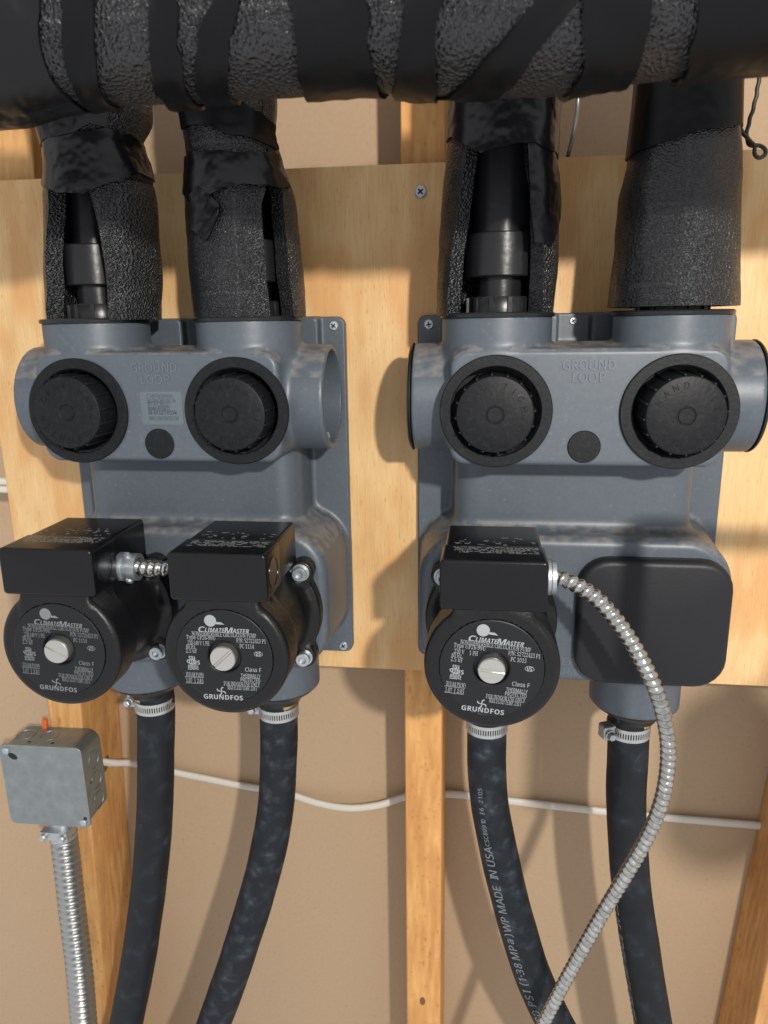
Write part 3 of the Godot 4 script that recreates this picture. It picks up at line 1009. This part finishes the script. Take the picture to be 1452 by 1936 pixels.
# ---------------------------------------------------------------- the scene
func _ready() -> void:
	rng.seed = 12
	var cam := Camera3D.new()
	cam.name = "camera"
	add_child(cam)
	cam.transform = Transform3D(Basis(Vector3(0.99168718, -0.01335243, -0.12797754), Vector3(-0.01831264, 0.96983096, -0.24308962), Vector3(0.12736242, 0.24341247, 0.96152441)).orthonormalized(), Vector3(0, 0, 0.715))
	var lens := CameraAttributesPhysical.new()
	lens.frustum_focal_length = 12.0 * 1420.0 / 968.0
	lens.frustum_focus_distance = 0.62
	lens.frustum_near = 0.02
	lens.frustum_far = 20.0
	lens.exposure_aperture = 7.0
	cam.attributes = lens
	cam.fov = rad_to_deg(2.0 * atan(968.0 / 1420.0))
	cam.near = 0.02
	cam.far = 20.0
	cam.current = true

	var world := WorldEnvironment.new()
	world.name = "surroundings"
	var e := Environment.new()
	e.background_mode = Environment.BG_COLOR
	e.background_color = lin(0.84, 0.85, 0.875)
	e.tonemap_mode = Environment.TONE_MAPPER_LINEAR
	e.tonemap_exposure = 1.0
	e.sdfgi_enabled = true
	e.ssao_enabled = true
	e.ssil_enabled = true
	world.environment = e
	add_child(world)

	materials()
	M.cover = bumped(mat(lin(0.0115, 0.012, 0.0145), 0.45), M.grain_n, 9.0, 0.05)
	M.cover.metallic_specular = 0.38
	M.pipe.metallic_specular = 0.4
	M.tape_creased.metallic_specular = 0.4
	M.hose.metallic_specular = 0.36
	M.hose_chalky.metallic_specular = 0.36
	M.steel_band = mat(lin(0.48, 0.48, 0.475), 0.42, 0.8)

	# the bare bulb that lights the place, above and behind the viewer's right shoulder
	var bulb := thing("light_bulb", "small bare round light bulb hanging behind the viewer, out of the picture", "light bulb", LAMP_AT)
	M.glow = mat(Color.WHITE, 0.5)
	M.glow.emission_enabled = true
	M.glow.emission = Color(1.0, 0.96, 0.9)
	M.glow.emission_energy_multiplier = 3.0
	var globe := Mb.new()
	var prof := []
	for i in 13:
		var a := -PI / 2 + PI * i / 12
		prof.append(Vector2(0.030 * cos(a), 0.030 * sin(a)))
	globe.lathe(prof, at(0, 0, 0, UPWARD), 28)
	part(bulb, "lamp_globe", globe.mesh(), M.glow)
	part(bulb, "lamp_socket", lathed([Vector2(0, 0.032), Vector2(0.014, 0.032), Vector2(0.016, 0.06), Vector2(0.004, 0.065), Vector2(0.003, 0.9), Vector2(0, 0.9)], at(0, 0, 0, UPWARD), 24), M.socket)
	var omni := OmniLight3D.new()
	omni.name = "lamp_light"
	omni.light_color = Color(1.0, 0.98, 0.945)
	omni.light_energy = 2.45
	omni.light_size = 0.028
	omni.omni_range = 8.0
	omni.omni_attenuation = 2.0
	omni.shadow_enabled = true
	bulb.add_child(omni)

	setting()
	for k: Array in [[-0.2675, "left grey plastic flow center with a printed rating label and an open side port", false], [0.079, "right grey plastic flow center with a black blank cover and capped side ports", true]]:
		flow_center(k[0], k[1], k[2])
	pump(-0.2645 - 0.0687, "far left black pump with a faded name plate above the junction box", "1114", "230-240 V 1 PH", true, -0.05, -0.45)
	pump(-0.2645 + 0.0687, "second black pump from left, bare round knockout on its box's right side", "1114", "230-240 V 1 PH", false, 0.0, 0.75)
	pump(0.079 - 0.0687, "right hand black pump beside the blank cover, with the long curved conduit", "1015", "230 V     1 PH", false, -0.085, -0.12)
	plumbing()
	insulated_pipes()
	electrical()

func setting() -> void:
	var w := part(self, "back_wall", boxed(Vector3(-3.0, -2.4, -0.125), Vector3(2.6, 1.7, -0.107)), M.kraft)
	w.set_meta("kind", "structure")
	w.set_meta("label", "brown paper backing of the drywall behind the studs")
	w.set_meta("category", "wall")
	var stud_a := wood_mat(wood(0.13, 3.0, 420.0, 50, Color(0.87, 0.66, 0.40), Color(0.66, 0.43, 0.21), 0.5, 9.0, 0.25))
	var stud_b := wood_mat(wood(0.13, 3.0, 420.0, 77, Color(0.85, 0.66, 0.42), Color(0.63, 0.42, 0.22), 0.42, 10.0, 0.25))
	var g := "upright wooden wall studs"
	var studs := [[-0.4935, -0.4525, -0.035, stud_b, "left wooden stud, behind the grey junction box, with the white cable through its side"], [-0.0775, -0.0368, 0.0, stud_a, "middle wooden stud running between the two flow centers, knots near its foot"], [0.321, 0.362, -0.062, stud_b, "right wooden stud at the picture's right edge, leaning a little"]]
	for s: Array in studs:
		var mid: float = (s[0] + s[1]) / 2
		var o := thing("wall_stud", s[4], "stud", Vector3(mid, -2.0, -0.0625), g)
		var m := part(o, "timber", timber(Vector3(-0.0205, 0, -0.0445), Vector3(0.0205, 3.0, 0.0445)), s[3])
		if s[2] != 0.0:
			var pivot: float = 1.58 if s[0] < 0 else 1.25
			m.transform = Transform3D(Basis(Vector3(0, 0, 1), s[2]), Vector3(0, pivot, 0)) * Transform3D(Basis(), Vector3(0, -pivot, 0))
		for k in 3:
			var y := rng.randf_range(1.1, 1.55)
			var kn := Mb.new()
			kn.lathe([Vector2(0.006, 0.0440), Vector2(0.0055, 0.0447), Vector2(0, 0.0449)], at(rng.randf_range(-0.012, 0.012), y, 0) * Transform3D(Basis.from_scale(Vector3(0.6, 1.1, 1))), 16)
			part(m, "knot", kn.mesh(), M.knot)
	var board := thing("plywood_board", "pale plywood mounting board screwed to the studs behind the flow centers", "plywood board", Vector3(-0.07, -0.35, -0.009))
	var tex := wood(0.9, 0.49, 1350.0, 8, Color(0.85, 0.715, 0.515), Color(0.74, 0.545, 0.33), 0.085, 5.5, 0.4)
	var pm := timber(Vector3(-0.4255, 0, -0.009), Vector3(0.46, 0.4865, 0.009))
	part(board, "panel", pm, wood_mat(tex, 0.55))
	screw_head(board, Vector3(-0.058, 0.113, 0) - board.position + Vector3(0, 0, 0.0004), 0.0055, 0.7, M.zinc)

func plumbing() -> void:
	var text := "200 PSI (1.38 MPa) WP MADE IN USA"
	var h1 := hose([Vector3(-0.3323, -0.3816, 0.04), Vector3(-0.3362, -0.4250, 0.04), Vector3(-0.3417, -0.4878, 0.042), Vector3(-0.3556, -0.5869, 0.045), Vector3(-0.3757, -0.6905, 0.05), Vector3(-0.4, -0.79, 0.055), Vector3(-0.44, -0.93, 0.06), Vector3(-0.50, -1.2, 0.06), Vector3(-0.52, -1.6, 0.06)], "black rubber hose farthest left, plain and dark, beside the junction box", M.hose)
	var h2 := hose([Vector3(-0.2012, -0.3922, 0.04), Vector3(-0.2033, -0.4350, 0.04), Vector3(-0.2080, -0.4898, 0.043), Vector3(-0.2233, -0.5654, 0.048), Vector3(-0.2536, -0.6649, 0.055), Vector3(-0.2902, -0.7701, 0.06), Vector3(-0.34, -0.9, 0.065), Vector3(-0.40, -1.15, 0.065), Vector3(-0.43, -1.6, 0.065)], "black rubber hose second from left, curving left towards its foot", M.hose_chalky)
	var h3 := hose([Vector3(0.0101, -0.3971, 0.04), Vector3(0.0107, -0.4266, 0.04), Vector3(0.0148, -0.4725, 0.043), Vector3(0.0261, -0.5306, 0.047), Vector3(0.0440, -0.6017, 0.052), Vector3(0.0649, -0.6687, 0.056), Vector3(0.0884, -0.7206, 0.06), Vector3(0.14, -0.82, 0.065), Vector3(0.22, -1.05, 0.065), Vector3(0.27, -1.6, 0.065)], "black rubber hose with white lettering, below the right hand pump", M.hose_chalky)
	var h4 := hose([Vector3(0.1454, -0.3859, 0.04), Vector3(0.1464, -0.4174, 0.04), Vector3(0.1481, -0.4636, 0.041), Vector3(0.1551, -0.5339, 0.044), Vector3(0.1673, -0.6053, 0.048), Vector3(0.1796, -0.6679, 0.05), Vector3(0.1895, -0.7163, 0.052), Vector3(0.215, -0.83, 0.055), Vector3(0.29, -1.1, 0.055), Vector3(0.35, -1.6, 0.055)], "black rubber hose farthest right, crossed by the shiny conduit", M.hose)
	hose_print(h3, text, 0.350, -0.42, 0.0088, M.chalk)
	hose_print(h3, "CSC80910  E6  21:05", 0.140, -0.40, 0.0046, M.chalk)
	hose_print(h4, text, 0.40, -1.25, 0.0088, M.chalk)
	var xs := [-0.3335, -0.2005, 0.0101, 0.1450]
	var ls := ["steel worm clamp on the top of the farthest left hose", "steel worm clamp on the top of the second hose from left", "steel worm clamp half hidden under the right hand pump", "steel worm clamp on the farthest right hose, hex screw at left"]
	var turn := [-1.75, -1.7, 2.4, -1.15]
	for k in 4:
		hose_clamp(xs[k], -0.3795 - (0.004 if k == 2 else 0.0), 0.04, turn[k], ls[k])

func insulated_pipes() -> void:
	var bump := noise(1.0, 41, FastNoiseLite.TYPE_SIMPLEX_SMOOTH, 3)
	var group := "foam wrapped upright pipes above the flow centers"
	var no_gap := func(_y: float) -> Vector2: return Vector2(PI, PI + 0.002)
	# keys: [y, x, z, radius]
	var k1 := [[0.004, -0.3285, 0.0745, 0.0475], [0.05, -0.3245, 0.0745, 0.0475], [0.10, -0.3205, 0.0745, 0.0455], [0.128, -0.3205, 0.075, 0.0415], [0.146, -0.3225, 0.075, 0.0385], [0.165, -0.3195, 0.075, 0.0455], [0.2, -0.3185, 0.075, 0.047], [0.55, -0.3185, 0.075, 0.047]]
	var k2 := [[0.004, -0.1970, 0.0745, 0.0475], [0.055, -0.1990, 0.0745, 0.0465], [0.10, -0.1995, 0.0745, 0.0445], [0.128, -0.203, 0.075, 0.0385], [0.145, -0.206, 0.075, 0.0365], [0.17, -0.2065, 0.075, 0.0395], [0.55, -0.2065, 0.075, 0.04]]
	var k3 := [[0.003, 0.0080, 0.0745, 0.0475], [0.05, 0.0100, 0.0745, 0.0475], [0.09, 0.0110, 0.0745, 0.0455], [0.122, 0.0105, 0.075, 0.0425], [0.140, 0.0095, 0.075, 0.0395], [0.157, 0.0130, 0.075, 0.042], [0.55, 0.0130, 0.075, 0.042]]
	var k4 := [[0.0098, 0.1475, 0.0745, 0.0490], [0.05, 0.1470, 0.0745, 0.0465], [0.09, 0.1462, 0.0745, 0.0440], [0.12, 0.1475, 0.075, 0.0405], [0.135, 0.1478, 0.075, 0.0378], [0.165, 0.1465, 0.075, 0.0365], [0.55, 0.1465, 0.075, 0.0365]]
	var surf := []
	for k: Array in [k1, k2, k3, k4]:
		surf.append(func(y: float, a: float, lift: float) -> Vector3: return upright(k, y, a, lift, bump))

	var a := thing("insulated_pipe", "far left upright pipe, its foam split open showing the black coupling", "insulated pipe", Vector3(-0.336, 0.0075, 0.0745), group)
	pipe_inside(a, -0.336 + 0.004, 0.0745, 0.0255, 0.0165, 0.5)
	part(a, "foam_sleeve", foam_shell(surf[0], 0.006, 0.55, 0.014, func(y: float) -> Vector2:
		var t := clampf((y - 0.01) / 0.1, 0.0, 1.0)
		return Vector2(deg_to_rad(lerpf(-52, -34, t)), deg_to_rad(lerpf(31, 13, t * t)) if y < 0.115 else deg_to_rad(-33))), M.foam, -a.position)
	part(a, "tape_wrap", tape_mesh(surf[0], [[-160, 0.112, 0.146], [-60, 0.115, 0.147], [-20, 0.104, 0.147], [10, 0.102, 0.148], [40, 0.112, 0.150], [70, 0.120, 0.148], [160, 0.12, 0.146]], 0.0016, true), M.tape_creased, -a.position)
	part(a, "tape_wrap", tape_mesh(surf[0], [[-170, 0.144, 0.26], [-20, 0.144, 0.26], [8, 0.147, 0.24], [24, 0.152, 0.178], [40, 0.150, 0.170]], 0.0026, true), M.tape_creased, -a.position)

	var b := thing("insulated_pipe", "second upright pipe from left, foam sleeve closed in front and slit at its right", "insulated pipe", Vector3(-0.199, 0.0075, 0.0745), group)
	pipe_inside(b, -0.199 + 0.002, 0.0745, 0.0265, 0.0165, 0.5)
	part(b, "foam_sleeve", foam_shell(surf[1], 0.0065, 0.55, 0.013, func(y: float) -> Vector2:
		var t := clampf((y - 0.09) / 0.045, 0.0, 1.0)
		return Vector2(deg_to_rad(lerpf(36, 60, t)), deg_to_rad(lerpf(64, 62, t)))), M.foam, -b.position)
	part(b, "tape_wrap", tape_mesh(surf[1], [[-170, 0.100, 0.132], [-60, 0.104, 0.131], [-35, 0.088, 0.130], [-20, 0.098, 0.129], [20, 0.104, 0.129], [80, 0.106, 0.131]], 0.0016, true), M.tape_creased, -b.position)
	part(b, "tape_wrap", tape_mesh(surf[1], [[-40, 0.074, 0.10], [-28, 0.070, 0.104], [-20, 0.064, 0.101], [-10, 0.074, 0.094], [-4, 0.084, 0.090]], 0.0026, true), M.tape_creased, -b.position)
	part(b, "tape_wrap", tape_mesh(surf[1], [[-60, 0.150, 0.185], [-20, 0.149, 0.178], [10, 0.143, 0.170], [50, 0.138, 0.158], [88, 0.136, 0.154]], 0.0016, true), M.tape, -b.position)

	var c := thing("insulated_pipe", "third upright pipe from left, foam gaping in front over a wide black coupling", "insulated pipe", Vector3(0.0107, 0.0075, 0.0745), group)
	pipe_inside(c, 0.0125, 0.0745, 0.0275, 0.0228, 0.5)
	part(c, "foam_sleeve", foam_shell(surf[2], 0.005, 0.55, 0.013, func(y: float) -> Vector2:
		var t := clampf((y - 0.03) / 0.1, 0.0, 1.0)
		return Vector2(deg_to_rad(lerpf(-52, -36, t)), deg_to_rad(lerpf(48, 34, t)) if y < 0.131 else deg_to_rad(lerpf(34.0, -35.0, clampf((y - 0.131) / 0.01, 0.0, 1.0))))), M.foam, -c.position)
	part(c, "tape_wrap", tape_mesh(surf[2], [[-170, 0.140, 0.30], [-60, 0.136, 0.30], [-20, 0.120, 0.30], [30, 0.126, 0.30], [60, 0.122, 0.30], [170, 0.122, 0.30]], 0.0018, true), M.tape_creased, -c.position)
	part(c, "tape_wrap", tape_mesh(surf[2], [[26, 0.085, 0.145], [32, 0.058, 0.14], [52, 0.055, 0.14], [75, 0.075, 0.14], [110, 0.09, 0.14]], 0.0014, true), M.tape_creased, -c.position)

	var d := thing("insulated_pipe", "far right upright pipe in closed foam, widest at its foot", "insulated pipe", Vector3(0.1477, 0.0075, 0.0745), group)
	pipe_inside(d, 0.1477, 0.0745, 0.027, 0.022, 0.5)
	part(d, "foam_sleeve", foam_shell(surf[3], 0.0098, 0.55, 0.013, no_gap), M.foam, -d.position)
	part(d, "tape_wrap", tape_mesh(surf[3], [[-175, 0.118, 0.35], [-60, 0.120, 0.35], [0, 0.128, 0.35], [60, 0.136, 0.35], [175, 0.14, 0.35]], 0.0014, true), M.tape, -d.position)

	# the level pipe across the top, nearer to the viewer
	var main := thing("insulated_pipe", "thick level pipe in foam and black tape across the top of the picture", "insulated pipe", Vector3(0, 0.12, 0.29))
	var level := func(x: float, t: float, lift: float) -> Vector3:
		var r := 0.0412 + 0.0062 * exp(-pow((x - 0.02) / 0.05, 2.0)) + 0.0065 * smoothstep(-0.222, -0.262, x) - 0.001 * smoothstep(0.06, 0.1, x)
		r += lift + 0.0016 * bump.get_noise_3d(x * 24.0, sin(t) * 1.3 + 9.0, cos(t) * 1.3)
		return Vector3(x, 0.158 + r * sin(t), 0.29 + r * cos(t))
	var fo := Mb.new()
	var rings := []
	for i in 181:
		var r := PackedVector3Array()
		for j in 64:
			r.append(level.call(lerpf(-0.75, 0.6, i / 180.0), -TAU * j / 64, 0.0))
		rings.append(r)
	fo.loft(rings, true, 60.0)
	part(main, "foam_sleeve", fo.mesh(), M.foam_coarse, -main.position)
	var bands := [
		[[-130, -0.34, -0.215], [-70, -0.34, -0.2205], [-37, -0.34, -0.2200], [-8, -0.34, -0.2135], [120, -0.34, -0.205]],
		[[-130, -0.219, -0.205], [-70, -0.2135, -0.1995], [-36, -0.2071, -0.1920], [-10, -0.2016, -0.1857], [120, -0.192, -0.177]],
		[[-130, -0.172, -0.157], [-70, -0.1695, -0.1537], [-38, -0.1634, -0.1488], [-13, -0.1588, -0.1447], [120, -0.15, -0.136]],
		[[-130, -0.152, -0.137], [-72, -0.1489, -0.1326], [-32, -0.1380, -0.1212], [-16, -0.1288, -0.1150], [120, -0.11, -0.096]],
		[[-130, -0.096, -0.054], [-76, -0.0938, -0.0550], [-45, -0.0916, -0.0573], [-20, -0.0904, -0.0555], [120, -0.088, -0.053]],
		[[-130, -0.05, -0.028], [-80, -0.0479, -0.0260], [-48, -0.0429, -0.0254], [-23, -0.0385, -0.0210], [120, -0.03, -0.012]],
		[[-130, -0.036, -0.008], [-92, -0.0215, 0.003], [-52, -0.0011, 0.0210], [-28, 0.0174, 0.0383], [20, 0.05, 0.071], [120, 0.09, 0.11]],
		[[-130, 0.035, 0.062], [-90, 0.0415, 0.0700], [-56, 0.0448, 0.0706], [-30, 0.0402, 0.0700], [120, 0.03, 0.06]],
		[[-130, 0.094, 0.25], [-83, 0.0942, 0.25], [-52, 0.0920, 0.25], [-33, 0.0920, 0.25], [120, 0.09, 0.25]]]
	var nth := 0
	for rows: Array in bands:
		part(main, "tape_wrap", tape_mesh(level, rows, 0.0018 + 0.0006 * (nth % 3)), M.tape_creased if nth == 0 else M.tape, -main.position)
		nth += 1

func electrical() -> void:
	# conduit from the right hand pump
	var c := thing("flexible_conduit", "long shiny metal conduit curving from the right hand pump down across the far right hose", "conduit", Vector3(0.0594, -0.70, 0.16))
	var pts := [Vector3(0.052, -0.1868, 0.165), Vector3(0.0594, -0.1878, 0.165), Vector3(0.0707, -0.1917, 0.166), Vector3(0.0887, -0.2034, 0.167), Vector3(0.1073, -0.2248, 0.167), Vector3(0.1236, -0.2506, 0.166), Vector3(0.1380, -0.2801, 0.163), Vector3(0.1488, -0.3142, 0.158), Vector3(0.1535, -0.3453, 0.153), Vector3(0.1531, -0.3835, 0.147), Vector3(0.1460, -0.4247, 0.14), Vector3(0.1327, -0.4686, 0.133), Vector3(0.1162, -0.5179, 0.126), Vector3(0.0965, -0.5782, 0.12), Vector3(0.0797, -0.6301, 0.116), Vector3(0.0684, -0.6697, 0.113), Vector3(0.05, -0.74, 0.12), Vector3(0.0, -0.95, 0.14), Vector3(-0.04, -1.3, 0.14)]
	part(c, "armour", conduit_mesh(pts, 0.0065, 0.0066), M.alu, -c.position)
	connector(c, Transform3D(Basis.from_euler(Vector3(0, PI / 2, 0)), Vector3(0.0492, -0.187, 0.165) - c.position), 0.0128, 0.0078)
	# short link between the left hand pumps
	var s := thing("flexible_conduit", "short metal conduit linking the boxes of the two left hand pumps", "conduit", Vector3(-0.27, -0.2, 0.152))
	part(s, "armour", conduit_mesh([Vector3(-0.285, -0.1932, 0.152), Vector3(-0.267, -0.1938, 0.153), Vector3(-0.24, -0.1934, 0.152)], 0.0065, 0.0062), M.alu, -s.position)
	connector(s, Transform3D(Basis.from_euler(Vector3(0, PI / 2, 0)), Vector3(-0.2975, -0.1935, 0.152) - s.position), 0.0108, 0.017)
	connector(s, Transform3D(Basis.from_euler(Vector3(0, -PI / 2, 0)), Vector3(-0.2375, -0.1935, 0.152) - s.position), 0.0098, 0.008)
	for sy: float in [1.0, -1.0]:
		var sc := Mb.new()
		sc.lathe([Vector2(0.0034, -0.004), Vector2(0.0034, 0.001), Vector2(0.0025, 0.0022), Vector2(0, 0.0024)], at(-0.2880, -0.1935 + 0.0105 * sy, 0.156, Vector3(-0.9 * sy, 0, 0)), 16)
		part(s, "clamp_screw", sc.mesh(), M.bolt, -s.position)

	# junction box at the left
	var j := thing("junction_box", "square grey metal junction box with a flat cover, at the lower left on the stud", "junction box", Vector3(-0.481, -0.55, -0.018))
	var off := -j.position
	var ctr := at(-0.4815, -0.5015, 0, Vector3(0, 0, 0.012))
	part(j, "box", soft_box(0.097, 0.100, 0.014, -0.0178, 0.0222, 0.0015, ctr, true), M.zinc_dull, off)
	var cover := part(j, "cover", soft_box(0.0985, 0.1015, 0.007, 0.0224, 0.0246, 0.0009, ctr, true), M.zinc_dull, off)
	for q: Array in [[-0.041, 0.043], [0.0405, -0.044]]:
		var sc := Mb.new()
		sc.lathe([Vector2(0.0042, 0.0246), Vector2(0.0040, 0.0258), Vector2(0.003, 0.0266), Vector2(0, 0.0268)], ctr * at(q[0], q[1], 0), 20)
		part(cover, "cover_screw", sc.mesh(), M.bolt)
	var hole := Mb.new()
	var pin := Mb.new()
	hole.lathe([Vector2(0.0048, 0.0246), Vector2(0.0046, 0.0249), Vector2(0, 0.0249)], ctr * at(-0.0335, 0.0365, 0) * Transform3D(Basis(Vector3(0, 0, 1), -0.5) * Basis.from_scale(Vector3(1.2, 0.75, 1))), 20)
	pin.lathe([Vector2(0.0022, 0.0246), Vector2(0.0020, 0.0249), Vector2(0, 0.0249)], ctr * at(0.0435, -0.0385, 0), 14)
	part(cover, "screw_hole_shade", hole.mesh(), M.dark)  # flat near-black discs, the shade of the holes painted on
	part(cover, "screw_hole_shade", pin.mesh(), M.dark)
	for k in 3:
		var face := Transform3D(Basis.from_euler(Vector3(-PI / 2, 0, 0)), Vector3(-0.030 + 0.029 * k, 0.05, 0.001)) if k < 2 else Transform3D(Basis.from_euler(Vector3(0, PI / 2, 0)), Vector3(0.0485, 0.022, 0.001))
		for m in (1 if k < 2 else 3):
			var ko := Mb.new()
			ko.lathe([Vector2(0.0108, 0), Vector2(0.0107, 0.0006), Vector2(0.0098, 0.0006), Vector2(0.0096, 0.0001)], ctr * at(0, -0.026 * m, 0) * face, 32)
			part(j, "knockout", ko.mesh(), M.zinc_dull, off)
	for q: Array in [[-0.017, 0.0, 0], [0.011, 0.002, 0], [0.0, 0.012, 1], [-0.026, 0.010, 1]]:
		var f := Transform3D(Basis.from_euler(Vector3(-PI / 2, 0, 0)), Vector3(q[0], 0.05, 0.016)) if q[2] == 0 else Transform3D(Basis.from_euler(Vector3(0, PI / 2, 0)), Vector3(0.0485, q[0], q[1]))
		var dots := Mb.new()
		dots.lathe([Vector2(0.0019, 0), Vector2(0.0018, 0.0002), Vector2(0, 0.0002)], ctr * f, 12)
		part(j, "mounting_hole_shade", dots.mesh(), M.dark, off)  # dark disc on the face, painted as the shade of a hole
	var cn := Mb.new()
	cn.lathe([Vector2(0.0155, -0.5510), Vector2(0.0160, -0.556), Vector2(0.0145, -0.557), Vector2(0.0145, -0.577), Vector2(0.0155, -0.578), Vector2(0.0155, -0.582), Vector2(0.013, -0.582)], at(-0.4812, 0, 0.003, UPWARD), 36)
	cn.box(Vector3(-0.0165, -0.574, 0.012), Vector3(0.0165, -0.564, 0.0225), at(-0.4812, 0, 0.0))
	part(j, "connector", cn.mesh(), M.zinc, off)
	for sx: float in [-1.0, 1.0]:
		var sc := Mb.new()
		sc.lathe([Vector2(0.0042, 0), Vector2(0.0042, 0.004), Vector2(0.003, 0.0055), Vector2(0, 0.0058)], at(-0.4812 + 0.0115 * sx, -0.569, 0.0225), 18)
		sc.lathe([Vector2(0.0022, -0.016), Vector2(0.0022, 0), Vector2(0.002, 0)], at(-0.4812 + 0.0115 * sx, -0.569, 0.0225), 12)
		part(j, "clamp_screw", sc.mesh(), M.zinc, off)
	var jc := thing("flexible_conduit", "wide ribbed metal conduit running down from the grey junction box", "conduit", Vector3(-0.477, -0.9, 0.02))
	part(jc, "armour", conduit_mesh([Vector3(-0.4813, -0.573, 0.003), Vector3(-0.4813, -0.5892, 0.003), Vector3(-0.4804, -0.6241, 0.005), Vector3(-0.4786, -0.6871, 0.01), Vector3(-0.4756, -0.7583, 0.016), Vector3(-0.4769, -0.8466, 0.02), Vector3(-0.478, -0.93, 0.022), Vector3(-0.48, -1.3, 0.022)], 0.0158, 0.0086), M.alu_dull, -jc.position)
	var sh := part(self, "plastic_tab", boxed(Vector3(-0.0022, -0.006, -0.002), Vector3(0.003, 0.010, 0.002), at(0, 0, 0, Vector3(0, 0, -0.12))), M.orange, Vector3(-0.4985, -0.4505, -0.0148))
	tag(sh, "small orange plastic tab sticking out above the grey junction box", "plastic tab")

	# white cable along the back wall, through the studs
	var cab := Mb.new()
	cab.sweep(frames([Vector3(-0.52, -0.51, -0.055), Vector3(-0.4511, -0.5228, -0.06), Vector3(-0.4334, -0.5382, -0.085), Vector3(-0.3849, -0.5560, -0.098), Vector3(-0.3359, -0.5648, -0.1), Vector3(-0.2942, -0.5710, -0.1), Vector3(-0.2390, -0.5768, -0.1), Vector3(-0.1977, -0.5853, -0.096), Vector3(-0.1569, -0.5875, -0.093), Vector3(-0.1167, -0.5806, -0.094), Vector3(-0.0837, -0.5689, -0.098), Vector3(-0.0346, -0.5630, -0.1), Vector3(0.0395, -0.5669, -0.1), Vector3(0.1466, -0.5725, -0.1), Vector3(0.2264, -0.5756, -0.1), Vector3(0.3412, -0.5778, -0.1), Vector3(0.5, -0.58, -0.1)], 0.012), func(_i: int, a: float) -> float: return 0.0041 / sqrt(pow(cos(a) * 1.2, 2.0) + pow(sin(a) * 0.8, 2.0)), 14, 70.0)
	var co := part(self, "white_cable", cab.mesh(), M.cable)
	tag(co, "white sheathed cable sagging along the brown back wall through the studs", "cable")
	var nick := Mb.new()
	nick.lathe([Vector2(0.012, 0), Vector2(0.0105, 0.0004), Vector2(0, 0.0004)], Transform3D(Basis.from_euler(Vector3(0, PI / 2, 0)), Vector3(-0.4563, -0.5235, -0.060)), 18)  # dark disc laid on the stud, its colour standing for the bore's shade
	var no := part(self, "cable_hole_shade", nick.mesh(), M.knot)
	tag(no, "dark disc painted as the shade of the drilled hole in the left stud's side that the white cable enters", "hole")
	var stub := Mb.new()
	for k in 2:
		stub.sweep(frames([Vector3(-0.9, -0.155 - 0.009 * k, -0.03), Vector3(-0.7, -0.157 - 0.009 * k, -0.03), Vector3(-0.49, -0.1625 - 0.009 * k, -0.03)], 0.03), func(_i: int, _a: float) -> float: return 0.0042, 12, 70.0)
	var so := part(self, "white_cable", stub.mesh(), M.cable)
	tag(so, "pair of white cables passing behind the plywood at the picture's left edge", "cable")

	# wires hanging from above
	var w1 := Mb.new()
	w1.sweep(frames([Vector3(0.212, 0.3, 0.03), Vector3(0.2100, 0.1851, 0.03), Vector3(0.2087, 0.1664, 0.03), Vector3(0.2051, 0.1476, 0.03), Vector3(0.2048, 0.1389, 0.031), Vector3(0.2079, 0.1333, 0.033), Vector3(0.2160, 0.1326, 0.033), Vector3(0.2193, 0.1271, 0.033), Vector3(0.2150, 0.1235, 0.034), Vector3(0.2106, 0.1272, 0.035), Vector3(0.2092, 0.1331, 0.0355), Vector3(0.2035, 0.1391, 0.034), Vector3(0.2000, 0.1458, 0.03)], 0.0015), func(i: int, a: float) -> float: return 0.0016 + 0.0003 * sin(i * 0.9 + a), 10, 70.0)
	var wo := part(self, "hanging_wire", w1.mesh(), M.wire)
	tag(wo, "dark twisted wire with a loop at its end, hanging beside the far right pipe", "wire")
	var w2 := Mb.new()
	w2.sweep(frames([Vector3(0.0755, 0.3, 0.0), Vector3(0.0752, 0.1784, 0.0), Vector3(0.0745, 0.1653, -0.005), Vector3(0.0724, 0.1515, -0.008), Vector3(0.0702, 0.1406, -0.012), Vector3(0.068, 0.12, -0.03)], 0.004), func(_i: int, _a: float) -> float: return 0.0019, 10, 70.0)
	var wg := part(self, "hanging_wire", w2.mesh(), M.wire_grey)
	tag(wg, "thin grey wire dropping behind the plywood between the two right hand pipes", "wire")

	# stand-in branch and tank, added unseen at the right and shaped to shade the cover plate and the wall below it
	var br := thing("shadow_caster", "stand-in pipe elbow and small grey tank, added unseen at the right to cast shadows", "shadow stand-in", Vector3(0.3, -0.3, 0.33))
	var bp := Mb.new()
	bp.sweep(frames([Vector3(0.187, -0.30, 0.335), Vector3(0.186, -0.19, 0.33), Vector3(0.184, -0.09, 0.32), Vector3(0.190, -0.079, 0.318), Vector3(0.20, -0.075, 0.318), Vector3(0.30, -0.074, 0.318), Vector3(0.362, -0.073, 0.322), Vector3(0.372, -0.072, 0.335), Vector3(0.372, -0.06, 0.56)], 0.008), func(_i: int, _a: float) -> float: return 0.0085, 20, 60.0)
	part(br, "pipe", bp.mesh(), M.copper, -br.position)
	part(br, "tank", lathed([Vector2(0, -0.185), Vector2(0.026, -0.181), Vector2(0.036, -0.168), Vector2(0.036, -0.085), Vector2(0.026, -0.072), Vector2(0.008, -0.069), Vector2(0, -0.069)], at(0.365, 0, 0.571, UPWARD), 32), M.tank, -br.position)  # stand-in body, sized for the shadow it throws on the wall
	part(br, "elbow", lathed([Vector2(0, -0.07), Vector2(0.0095, -0.07), Vector2(0.0095, -0.05), Vector2(0, -0.05)], at(0.368, 0, 0.566, UPWARD), 20), M.copper, -br.position)
